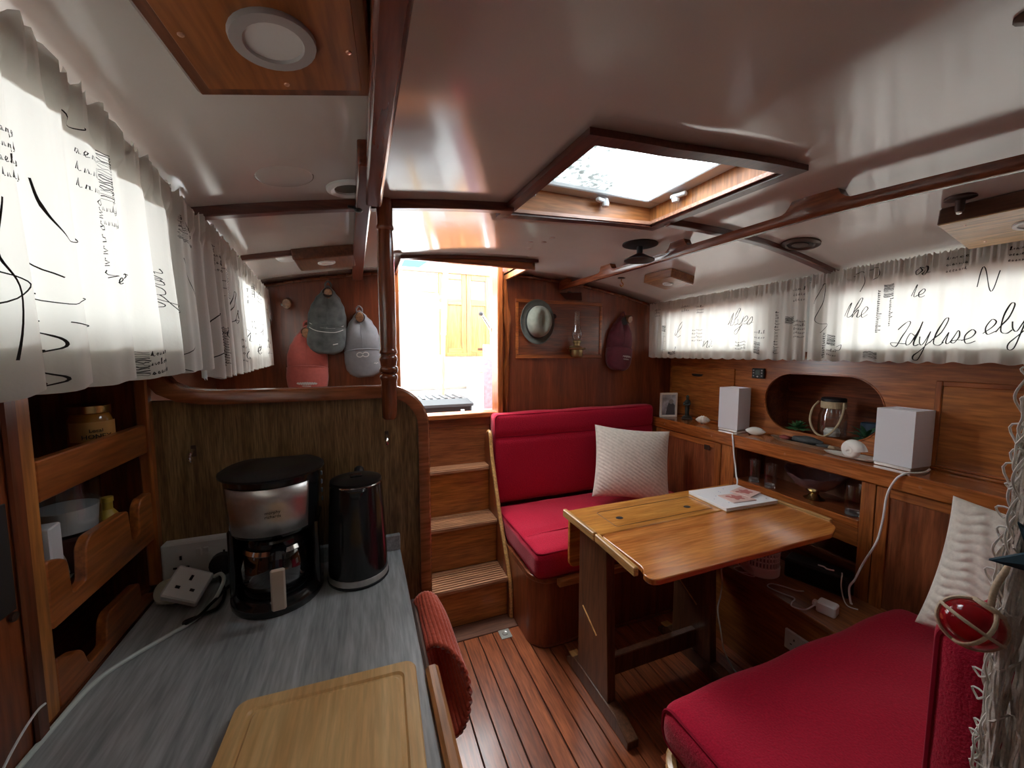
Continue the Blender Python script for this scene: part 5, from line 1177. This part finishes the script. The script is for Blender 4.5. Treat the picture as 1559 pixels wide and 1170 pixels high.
o = MB().lathe([(.020, .0005), (.020, -.004), (.016, -.007), (0, -.007)], 16).build('grey_button', plain('taupe', (.33, .28, .25), .5)); o.location = (.150, 1.70, ceil(.15, 1.70)); tag(o, 'taupe round button on ceiling by the companionway hatch', 'plug')
def ceil_hook(x, y, s, label, mat):
    t = thing('ceiling_hook', label, 'hook', (x, y, ceil(x, y)), group='brass hooks in the ceiling')
    MB().lathe([(.018*s, .003), (.018*s, -.003), (.010*s, -.006), (0, -.006)], 18).build('rose', mat, t, local=True)
    return t
t = ceil_hook(1.395, 1.87, 1.2, 'small bronze cup hook in ceiling behind the teak box light', bronze)
MB().tube(cr([(0, 0, -.004), (0, 0, -.020), (.012, 0, -.034), (.002, 0, -.048), (-.011, 0, -.038)], 5), .003, 6).build('hook_arm', brass, t, local=True)
t = ceil_hook(1.488, .560, 1.7, 'bronze screw stud on ceiling beside the pale-faced box light', plain('stud_bronze', (.075, .045, .04), .35, metal=.5))
MB().lathe([(.010, -.005), (.009, -.030), (.0075, -.036), (.0, -.038)], 12).build('stud', plain('stud_bronze', (.075, .045, .04), .35, metal=.5), t, local=True)
MB().lathe([(.006, -.036), (.0062, -.041), (0, -.043)], 12).build('stud_tip', chrome, t, local=True)
o = MB().obox((1.715, .30, 1.575), (.10, .16, .055), (.12, .1, .1), .006).build('wooden_bracket', wood('bracket', (.11, .045, .025), (.19, .08, .045), 'Y'), loc=(1.715, .30, 1.575)); tag(o, 'dark wooden bracket at the near end of the right curtain', 'bracket')

# ------------------------------------------------------------------ bulkhead: pegs, caps, hat, oil lamp
BY = 2.1995
pegs = [(-.325, 1.615, 'bare wooden peg high on the bulkhead by the left curtain'), (-.418, 1.510, 'bare wooden peg half behind the left curtain edge'), (-.247, 1.478, 'wooden peg holding the coral cap'), (-.143, 1.672, 'wooden peg holding the black cap'), (-.002, 1.562, 'wooden peg holding the grey cap'), (1.668, 1.600, 'wooden peg holding the maroon cap')]
pegm = wood('peg_wood', (.24, .12, .06), (.38, .20, .10), 'Y', rough=.6)
for x, z, lb in pegs:
    t = thing('coat_peg', lb, 'peg', (x, BY, z), group='pegs on the bulkhead')
    M = Matrix.Rotation(PI/2+.25, 4, 'X')
    MB().lathe([(.016, -.010), (.016, .030), (.019, .050), (.021, .062), (.018, .070), (0, .072)], 14, M=M, sx=.95, sy=1.25).build('peg_body', pegm, t, local=True, smooth=40)
o = MB().lathe([(.008, 0), (.007, .006), (0, .008)], 10, M=Matrix.Translation((-.352, BY, 1.60)) @ Matrix.Rotation(PI/2, 4, 'X')).build('chrome_button', chrome); tag(o, 'tiny chrome button beside the high bare peg', 'button')
def cap(label, x, zt, Wd, Hh, mat, tilt, emb, brimmat=None, cf_=.62, gap=True, off=0):
    t = thing('baseball_cap', label, 'cap', (x, BY-.004-off, zt), rot=(0, tilt, 0), group='caps hanging on the bulkhead')
    def wv(u):
        K = [(0, .14), (.07, .36), (.18, .64), (.32, .86), (.45, .97), (.58, .98), (.63, .94), (.74, .96), (.86, .92), (.95, .76), (1, .40)]
        for (a, p), (b, q) in zip(K, K[1:]):
            if u <= b: return lerp(p, q, smooth01((u-a)/(b-a)) if True else 0)
        return .2
    def crown(u, v):
        k = u*cf_; a = lerp(-PI/2, PI/2, v); w_ = wv(k)*Wd/2
        d = .020+.044*math.sin(PI*min(1, (k/cf_)*.62+.10))
        dent = .018*math.exp(-((v-.5)/.10)**2)*math.exp(-((u-.30)/.22)**2)
        return (w_*math.sin(a), -(d*math.cos(a)**.7 if math.cos(a) > 1e-6 else 0)+dent-.002, -Hh*k-.004*math.sin(v*9+u*5))
    MB().grid(crown, 22, 25).build('crown', mat, t, local=True, smooth=80)
    def brim(u, v):
        k = lerp(cf_-.005, 1, u); a = lerp(-PI/2, PI/2, v); w_ = wv(k)*Wd/2*1.03; d = lerp(.072, .050, u)
        return (w_*math.sin(a), -d*(math.cos(a)**.6 if math.cos(a) > 1e-6 else 0)-.003-.012*u, -Hh*lerp(cf_-.005, 1, u)-.016*math.cos(a)*(1-u)*-1)
    br = MB().grid(brim, 14, 25).build('brim', brimmat or mat, t, local=True, smooth=80, solid=.003)
    MB().grid(lambda u, v: (Wd*.13*math.cos(2*PI*v)*u, -.040-.008*(.5-.5*math.sin(2*PI*v)*u), -Hh*.10+Hh*.075*math.sin(2*PI*v)*u), 3, 17).build('back_opening', caulk, t, local=True) if gap else None
    sb_ = MB()
    for q in (-1, 1): sb_.tube(cr([(q*Wd*.06, -.012, -Hh*.03), (q*Wd*.07, -.02, .012), (0, -.026, .026)], 4), .005, 6)
    sb_.build('strap', mat, t, local=True)
    def onto(px, pz):
        u = max(0, min(1, (-pz/Hh)/cf_)); k = -pz/Hh
        w_ = wv(min(1, k))*Wd/2; s_ = max(-1, min(1, px/w_)); c_ = math.sqrt(max(0, 1-s_*s_))
        if k < cf_: d = (.020+.044*math.sin(PI*min(1, (k/cf_)*.62+.10)))*c_**.7
        else: d = lerp(.072, .050, (k-cf_)/(1-cf_))*c_**.6+.006+.012*(k-cf_)/(1-cf_)
        return Vector((px, -d-.006, pz))
    mb = MB()
    for wd, pts in emb:
        P = cr([(a*Wd, b*Hh, 0) for a, b in pts], 5); o = len(mb.v)
        for i, p in enumerate(P):
            q = P[min(i+1, len(P)-1)]-P[max(i-1, 0)]; q = q.normalized() if q.length > 1e-9 else Vector((1, 0, 0)); nn = Vector((-q.y, q.x, 0))*wd/2
            for e in (p+nn, p-nn): mb.v.append(onto(e.x, e.y))
        for i in range(len(P)-1): mb.f.append((o+2*i, o+2*i+1, o+2*i+3, o+2*i+2))
    sm = MB(); ctr = [Vector(crown(i/20*.98, .5))+Vector((0, -.002, 0)) for i in range(21)]; sm.tube(ctr, .0013, 5)
    ed = [Vector(brim(.02, j/24))+Vector((0, -.003, 0)) for j in range(1, 24)]; sm.tube(ed, .0022, 5)
    sm.build('seam', mat, t, local=True)
    if mb.v: mb.build('embroidery', plain('thread', (.62, .60, .58), .8), t, local=True, smooth=0)
    MB().lathe([(.006, 0), (.005, .004), (0, .005)], 10, M=Matrix.Translation((0, crown(.02, .5)[1], -.004)) @ Matrix.Rotation(PI/2, 4, 'X')).build('button', mat, t, local=True)
    return t
def scr(x0, x1, y, n, h):
    return [(lerp(x0, x1, i/n), y+(h if i % 2 else -h)*(1-.6*abs(2*i/n-1))) for i in range(n+1)]
black_f = plain('cap_black', (.085, .095, .095), .8, noise=.45, nscale=26, sheen=.2); grey_f = plain('cap_grey', (.24, .24, .26), .8, noise=.08, nscale=60, sheen=.2)
coral_f = plain('cap_coral', (.52, .12, .10), .85, noise=.1, nscale=60, sheen=.3); maroon_f = plain('cap_maroon', (.12, .018, .035), .85, noise=.25, nscale=40, sheen=.3)
cap('dark washed black baseball cap with white lettering band on bulkhead peg', -.143, 1.694, .182, .335, black_f, .06, [(.008, scr(-.30, .30, -.595, 15, .014)), (.003, [(-.42, -.56), (-.2, -.615), (.2, -.62), (.42, -.57)]), (.003, [(-.42, -.625), (-.2, -.675), (.2, -.68), (.42, -.63)]), (.004, [(.18, -.86), (.30, -.84)])], off=.018)
cap('grey baseball cap with looped emblem on bulkhead peg', -.002, 1.580, .188, .340, grey_f, -.06, [(.0045, [(-.02+.075*math.cos(a)-.075, -.66+.033*math.sin(a)) for a in [i*.52+.5 for i in range(12)]]), (.0045, [(-.02+.075*math.cos(a)+.075, -.66+.033*math.sin(a)) for a in [i*.52+3.4 for i in range(12)]]), (.004, scr(-.12, .02, -.07, 6, .02)), (.003, scr(.25, .36, -.80, 4, .008))])
cap('faded coral baseball cap with white lettering on the brim', -.247, 1.498, .188, .340, coral_f, .02, [(.007, scr(-.22, .24, -.83, 17, .016)), (.004, [(-.1, -.865), (.1, -.87)])])
cap('maroon baseball cap on the peg beside the right curtain', 1.640, 1.610, .195, .365, maroon_f, .10, [(.006, scr(-.05, .30, -.74, 9, .016)), (.004, scr(-.02, .22, -.79, 7, .008))])
# trilby hung flat
ha = thing('felt_hat', 'grey-green felt trilby hung flat on the bulkhead panel', 'hat', (1.012, BY-.004, 1.553))
felt = plain('felt_green', (.24, .265, .22), .9, noise=.12, nscale=50, sheen=.25); felt2 = plain('felt_brim', (.12, .135, .118), .9, noise=.12, nscale=50, sheen=.2)
def hat(u, v, r0=0):
    a = 2*PI*v; r = lerp(.0, .088, u)
    d = .085*(1-(u**5))**.5*(1 if True else 1)+.018
    dent = .035*math.exp(-((r*math.cos(a)-.010)/.022)**2-((r*math.sin(a))/.055)**2)
    return (r*math.cos(a)*.90, -(d-dent), r*math.sin(a)*1.12)
MB().grid(hat, 22, 49).build('crown', felt, ha, local=True, smooth=80)
prof = [(.082, .016), (.098, .012), (.112, .016), (.121, .024), (.124, .023), (.114, .012), (.098, .007), (.080, .010)]
MB().lathe(prof, 44, M=Matrix.Rotation(PI/2, 4, 'X'), sx=.93, sy=1.10).build('brim', felt2, ha, local=True, smooth=60)
MB().lathe([(.0885, .018), (.0895, .019), (.0885, .034), (.0875, .035)], 44, M=Matrix.Rotation(PI/2, 4, 'X'), sx=.91, sy=1.13).build('hat_band', plain('band_dark', (.03, .033, .03), .8), ha, local=True)
# gimballed oil lamp
ol = thing('oil_lamp', 'brass wall oil lamp with clear glass chimney on the bulkhead panel', 'oil lamp', (1.262, 2.13, 1.335))
MB().lathe([(.028, 0), (.036, .006), (.040, .030), (.038, .048), (.044, .052), (.044, .058), (.030, .066), (.020, .074), (.020, .090), (.026, .094), (.026, .104), (.018, .108)], 22).build('font', plain('aged_brass', (.34, .25, .12), .3, metal=.9), ol, local=True, smooth=40)
MB().lathe([(.020, .106), (.024, .110), (.034, .140), (.034, .155), (.022, .185), (.018, .215), (.017, .285), (.0155, .285), (.0165, .215), (.0205, .185), (.0325, .155), (.0325, .14), (.022, .112)], 22).build('chimney', glass, ol, local=True, smooth=50)
MB().tube(cr([(0, .066, .055), (0, .05, .055), (0, .042, .055)], 4), .005, 8).build('bracket_arm', plain('aged_brass', (.34, .25, .12), .3, metal=.9), ol, local=True)
mb = MB().tube([(.058*math.cos(a), .052*math.sin(a), .056) for a in [2*PI*k/20 for k in range(20)]], .0035, 6, closed=True); mb.build('gimbal_ring', plain('aged_brass', (.34, .25, .12), .3, metal=.9), ol, local=True)
for q in (-1, 1): MB().lathe([(.0, 0), (.007, .002), (.007, .010), (0, .012)], 10, M=Matrix.Translation((q*.050, 0, .056)) @ Matrix.Rotation(q*PI/2, 4, 'Y')).build('gimbal_screw', brass, ol, local=True)
MB().lathe([(.022, 0), (.020, .004), (0, .005)], 16, M=Matrix.Translation((0, .0655, .055)) @ Matrix.Rotation(PI/2, 4, 'X')).build('wall_rose', plain('aged_brass', (.34, .25, .12), .3, metal=.9), ol, local=True)
sb2 = thing('smoke_bell', 'dark metal smoke shield under the handrail end', 'smoke shield', (1.235, 2.16, 1.72))
MB().add([(-.085, -.01, .012), (.055, -.03, .020), (.090, .02, -.020), (-.02, .03, -.020)], [(0, 1, 2, 3)]).build('shield_plate', bronze, sb2, local=True, solid=.004, smooth=0)
MB().tube([(.0, .036, .03), (.0, .0, .022), (.01, 0, .002)], .004, 6).build('shield_arm', bronze, sb2, local=True)
o = MB().lathe([(.016, 0), (.014, .006), (.007, .009), (0, .009)], 14, M=Matrix.Translation((1.135, 2.1955, 1.592)) @ Matrix.Rotation(PI/2, 4, 'X')).build('finger_pull', caulk); tag(o, 'dark round finger pull on panel beside the felt hat', 'finger pull')

# ------------------------------------------------------------------ hanging net with float and star
nt_ = thing('hanging_net', 'bundle of cream net cords hanging beside the forward back cushion', 'net', (.80, .18, .50))
rg = random.Random(4); mb = MB()
def npt(s, z, j=0):   # s across the bundle 0..1 (0 = edge nearest the sideboard)
    t = (1.62-z)/1.1
    y = lerp(lerp(.205, .232, min(1, t*1.6)), lerp(.13, .105, t), s)
    return Vector((.795+.015*math.sin(s*9+z*3)+.012*math.sin(s*31), y, z))
NC = 120
for i in range(NC):
    s = i/(NC-1); pts = []
    for k in range(44):
        z = lerp(1.62, .50, k/43); p = npt(s, z); zig = .0022*math.sin(k*1.3+i*2.4)
        p.y += zig+rg.uniform(-.0006, .0006); p.x += .003*math.sin(k*.9+i*1.7); pts.append(p)
    mb.tube(pts, .0017, 5)
for r in range(14):
    z = 1.50-r*.077
    pts = [npt(s, z+.008*math.sin(s*25+r))+Vector((-.005, 0, 0)) for s in [i/30*.9+.08 for i in range(31)]]; mb.tube(pts, .0016, 5)
mb.build('cords', net_m, nt_, smooth=60)['kind'] = 'stuff'
mb = MB()
for i in range(30):   # loops and slack meshes along the edge
    z = lerp(1.47, .54, i/29)+rg.uniform(-.02, .02); c = npt(0, z)+Vector((-.004, rg.uniform(-.004, .006), 0)); r = rg.uniform(.004, .009); ax = rg.uniform(0, 3); e_ = rg.uniform(.6, 1.8)
    mb.tube([c+Vector((r*.5*math.sin(ax)*math.cos(a), r*math.cos(a)*.8+.3*r*math.sin(2*a), r*e_*math.sin(a))) for a in [2*PI*k/12 for k in range(12)]], .0014, 5, closed=True)
for i in range(34):
    z = 1.48-i*.026; c = npt(rg.uniform(0, .12), z); d1_ = rg.uniform(.0, .012)
    mb.tube(cr([c+Vector((-.002, -.006, .03)), c+Vector((-.004, .004, .012)), c+Vector((-.01, d1_, -.010)), c+Vector((-.006, .004, -.03)), c+Vector((-.002, -.008, -.055))], 5), .0015, 5)
mb.build('edge_loops', plain('net_cord_pale', (.74, .71, .64), .9), nt_, smooth=60)['kind'] = 'stuff'
fl_ = thing('glass_float', 'red glass fishing float in knotted rope on the net', 'float', (.742, .232, 1.012))
MB().lathe([(.0, -.030)]+[(.030*math.sin(a), -.030*math.cos(a)) for a in [PI*k/14 for k in range(1, 14)]]+[(.0, .030)], 24).build('ball', redglass, fl_, local=True, smooth=80)
mb = MB(); M1 = Euler((.5, .3, .4)).to_matrix()
for e in ((0, 0, 0), (PI/2, 0, .4), (PI/2, 0, 1.7)):
    R_ = Euler(e).to_matrix(); mb.tube([M1 @ R_ @ Vector((.0315*math.cos(a), .0315*math.sin(a), 0)) for a in [2*PI*k/28 for k in range(28)]], .0023, 6, closed=True)
mb.tube([M1 @ (Vector((.014*math.cos(a), .014*math.sin(a), .029))) for a in [2*PI*k/16 for k in range(16)]], .003, 6, closed=True)
mb.tube(cr([M1 @ Vector((0, 0, .032)), Vector((.018, -.012, .055)), Vector((.035, -.020, .095)), Vector((.045, -.022, .13))], 6), .0035, 8)
mb.build('rope', plain('float_rope', (.62, .48, .33), .9, noise=.2, nscale=300), fl_, local=True, smooth=60)
sr = thing('wooden_star', 'dark teal five-pointed wooden star on the net', 'star', (.748, .175, 1.122))
pts = [((.050 if k % 2 == 0 else .020)*math.cos(PI/2+.62+k*PI/5), (.050 if k % 2 == 0 else .020)*math.sin(PI/2+.62+k*PI/5)) for k in range(10)]
Ms = Matrix.Rotation(-PI/2+.25, 4, 'Z')
q = MB(); f_ = [Ms @ Vector((a, -.004, b)) for a, b in pts]; b_ = [Ms @ Vector((a, .004, b)) for a, b in pts]
q.v = [tuple(p) for p in f_+b_]+[tuple(Ms @ Vector((0, -.012, 0))), tuple(Ms @ Vector((0, .012, 0)))]
q.f = [(k, (k+1) % 10, 20) for k in range(10)]+[((k+1) % 10+10, k+10, 21) for k in range(10)]+[(k, k+10, (k+1) % 10+10, (k+1) % 10) for k in range(10)]
q.build('star_body', tealm, sr, local=True, smooth=0)

# ------------------------------------------------------------------ cockpit seen through the companionway
structure(MB().box(-.6, 2.3, 2.26, 3.52, .55, .60), 'floor_cockpit', plain('deck_grey', (.55, .56, .56), .6), 'pale cockpit sole outside the companionway', 'floor')
aw = structure(MB().box(-1.2, 2.8, 3.50, 3.56, .55, 2.10), 'wall_cockpit', plain('cockpit_white', (.76, .78, .79), .35), 'white aft cabin front across the cockpit', 'wall')
structure(MB().box(-.62, -.3, 2.26, 3.5, .6, 1.25, .01), 'wall_cockpit_side', plain('cockpit_white', (.76, .78, .79), .35), 'white cockpit coaming on the left', 'wall')
MB().box(-.4, .62, 3.492, 3.502, 1.527, 1.537).build('seam', plain('seam_grey', (.42, .43, .42), .6), aw)
MB().box(.30, .655, 3.484, 3.502, 1.89, 2.055, .003).build('teak_panel', wood('panel_out', (.38, .14, .06), (.56, .25, .12), 'X', rough=.5), aw)
MB().box(-.3, .30, 3.484, 3.502, 1.89, 2.055, .003).build('teak_panel', wood('panel_out', (.38, .14, .06), (.56, .25, .12), 'X', rough=.5), aw)
MB().box(.655, .69, 3.478, 3.502, 1.345, 2.075, .003).build('door_post', door_teak, aw)
MB().box(.30, 1.60, 3.46, 3.58, 2.065, 2.09, .004).build('roof_edge', wood('roof_edge', (.45, .25, .15), (.6, .36, .24), 'X', rough=.5), aw)
MB().box(-.5, 1.02, 3.34, 3.50, 1.045, 1.07, .004).build('bench_cap', wood('grey_teak', (.35, .29, .23), (.46, .40, .33), 'X', rough=.7), aw)
MB().box(-.5, 1.0, 3.36, 3.50, .60, 1.045).build('bench_front', plain('cockpit_white', (.76, .78, .79), .35), aw)
for i in range(2):
    a, b = (.695, .905) if i == 0 else (.910, 1.130)
    dd = thing('cabin_door', 'varnished aft cabin door %s' % ('next to the white cabin front with the cleat' if i == 0 else 'beside the chrome winch handle'), 'door', ((a+b)/2, 3.49, 1.36), group='double doors of the aft cabin')
    mb = MB()
    for p in ((a, a+.042, 1.36, 2.065), (b-.042, b, 1.36, 2.065)): mb.box(p[0], p[1], 3.478, 3.498, p[2], p[3], .002)
    mb.build('stile', door_teak, dd)
    mb = MB()
    for p in ((1.36, 1.40), (1.79, 1.845), (2.015, 2.065)): mb.box(a+.042, b-.042, 3.478, 3.498, p[0], p[1], .002)
    mb.build('rail', wood('door_teak_x', (.36, .125, .034), (.56, .23, .072), 'X'), dd)
    MB().box(a+.042, b-.042, 3.488, 3.496, 1.40, 1.79).build('panel', door_teak, dd)
    MB().box(a+.042, b-.042, 3.488, 3.494, 1.845, 2.015).build('pane', plain('door_glass', (.06, .075, .085), .06, coat=.6), dd)
    if i == 0: MB().box(a+.05, b-.05, 3.474, 3.479, 2.022, 2.058).build('name_plate', plain('plate_brass', (.62, .50, .24), .35, metal=.4), dd)
    else: MB().box(a+.10, b-.02, 3.474, 3.479, 1.385, 1.405).build('door_bolt', bronze, dd)
MB().box(.69, 1.14, 3.47, 3.50, 1.33, 1.36, .003).build('door_sill', door_teak, aw)
cl = thing('mooring_cleat', 'white mooring cleat on the white cabin front', 'cleat', (.36, 3.497, 1.68))
MB().obox((.36, 3.455, 1.68), (.028, .03, .24), b=.010).build('horn_bar', white_paint, cl)
for q in (-.055, .055): MB().lathe([(.03, 0), (.022, .012), (.016, .035)], 12, M=Matrix.Translation((.36, 3.497, 1.68+q)) @ Matrix.Rotation(PI/2, 4, 'X')).build('foot', white_paint, cl)
pole = thing('boathook', 'wooden pole with white upper half standing in the cockpit', 'pole', (.57, 2.985, .60))
MB().tube([(.570, 2.985, .602), (.600, 3.02, 1.50)], .016, 10).build('lower_shaft', wood('pole_wood', (.56, .36, .15), (.72, .50, .25), 'Z', rough=.4), pole)
MB().tube([(.600, 3.02, 1.50), (.650, 3.06, 2.35)], .020, 10).build('upper_shaft', plain('pole_white', (.66, .64, .60), .5), pole)
MB().tube([(.590+.032*math.cos(a), 3.02, 1.765+.028*math.sin(a)) for a in [2*PI*k/16 for k in range(16)]], .010, 8, closed=True).build('ring', plain('shackle_m', (.62, .60, .55), .4, metal=.4), pole)
MB().box(.570, .600, 3.01, 3.03, 1.70, 1.745, .004).build('block', plain('shackle_m', (.62, .60, .55), .4, metal=.4), pole)
bxo = thing('black_crate', 'black plastic crate with ribbed lid on the cockpit sole', 'crate', (.51, 2.72, .60))
MB().loft([[Vector((x, y, z)) for x, y in rrect(.51-w_, .51+w_, 2.72-d_, 2.72+d_, .02)] for w_, d_, z in ((.17, .13, .601), (.195, .155, 1.00))]).build('tub', black_mt, bxo)
ldd = MB().loft([[Vector((x, y, z)) for x, y in rrect(.51-w_, .51+w_, 2.72-d_, 2.72+d_, .02)] for w_, d_, z in ((.205, .165, 1.00), (.205, .165, 1.018), (.17, .13, 1.052))]).build('lid', plain('crate_lid', (.055, .06, .065), .5), bxo)
for i in range(6): MB().box(.37+i*.05, .39+i*.05, 2.60, 2.84, 1.052, 1.058).build('lid_rib', plain('crate_lid', (.055, .06, .065), .5), ldd, smooth=0)
MB().box(.62, .645, 2.552, 2.5665, .955, .98).build('sticker', white_pl, bxo)
cs = thing('cockpit_locker', 'teak-capped white cockpit locker seat beside the doors', 'locker', (1.25, 2.95, .60))
MB().box(.86, 1.6, 2.62, 3.33, .60, 1.215, .01).build('seat_box', plain('cockpit_white', (.76, .78, .79), .35), cs)
MB().box(.80, 1.6, 2.60, 3.33, 1.215, 1.30, .012).build('seat_cap', wood('cap_out', (.46, .25, .13), (.62, .38, .22), 'Y', rough=.6), cs)
o = thing('winch_handle', 'chrome winch handle with black knob beside the doors', 'handle', (.985, 2.95, 1.52))
MB().tube([(.905, 3.0, 1.665), (.915, 3.0, 1.650), (.975, 2.97, 1.545)], [.012, .013, .017], 10).build('arm', chrome, o)
MB().lathe([(.0, -.018), (.018, -.012), (.020, .004), (.014, .016), (0, .018)], 12, (.900, 3.0, 1.672)).build('knob', black_mt, o)
MB().tube([(.975, 2.97, 1.56), (.985, 2.96, 1.46), (.985, 2.95, 1.302)], .018, 10).build('socket', chrome, o)
o = MB().box(.790, .930, 2.588, 2.6005, .97, 1.42, .003).build('notice_board', plain('pink_notice', (.62, .44, .52), .5, noise=.25, nscale=40), loc=(.86, 2.594, .97)); tag(o, 'pale pink board against the cockpit locker at the companionway edge', 'board')
# kayak and blue tarpaulin on the aft cabin roof
ky_ = thing('red_dinghy', 'red dinghy hull upturned on the aft cabin roof', 'boat', (.90, 3.80, 2.10))
rings = []
for i in range(25):
    u = i/24; w_ = .16*math.sin(PI*u)**.55+.002; hgt = .20*math.sin(PI*u)**.6+.002
    rings.append([Vector((lerp(.50, 1.35, u), 3.80+w_*math.cos(a), 2.101+(hgt*math.sin(a) if math.sin(a) > 0 else .0))) for a in [2*PI*k/18 for k in range(18)]])
MB().loft(rings).build('hull', plain('dinghy_red', (.58, .055, .03), .3, coat=.3), ky_, smooth=60)
structure(MB().box(-1.2, 2.8, 3.56, 5.2, 2.05, 2.099), 'roof_aft_cabin', white_paint, 'white aft cabin roof behind the doors', 'roof')
tp = thing('blue_tarpaulin', 'bright blue tarpaulin over the gear behind the red dinghy', 'tarpaulin', (.6, 4.5, 2.10))
MB().grid(lambda u, v: (lerp(-.9, 2.2, u), lerp(4.12, 5.0, v), 2.101+.66*math.sin(PI*min(1, v*1.05))**.5+.05*math.sin(u*13)*math.sin(PI*v)+.03*math.sin(u*29+v*7)), 50, 16).build('sheet', plain('tarp_blue', (.015, .10, .42), .45, noise=.2, nscale=6), tp, smooth=60)

t = thing('ceiling_clip', 'dark bronze clip on ceiling forward of the handrail', 'clip', (.772, .240, ceil(.772, .240)))
MB().lathe([(.018, .002), (.018, -.004), (.009, -.007), (0, -.007)], 14).build('rose', bronze, t, local=True)
MB().tube(cr([(0, 0, -.004), (.003, .004, -.020), (.010, .006, -.030), (.004, .004, -.040), (-.006, 0, -.034)], 5), .004, 6).build('clip_arm', bronze, t, local=True)
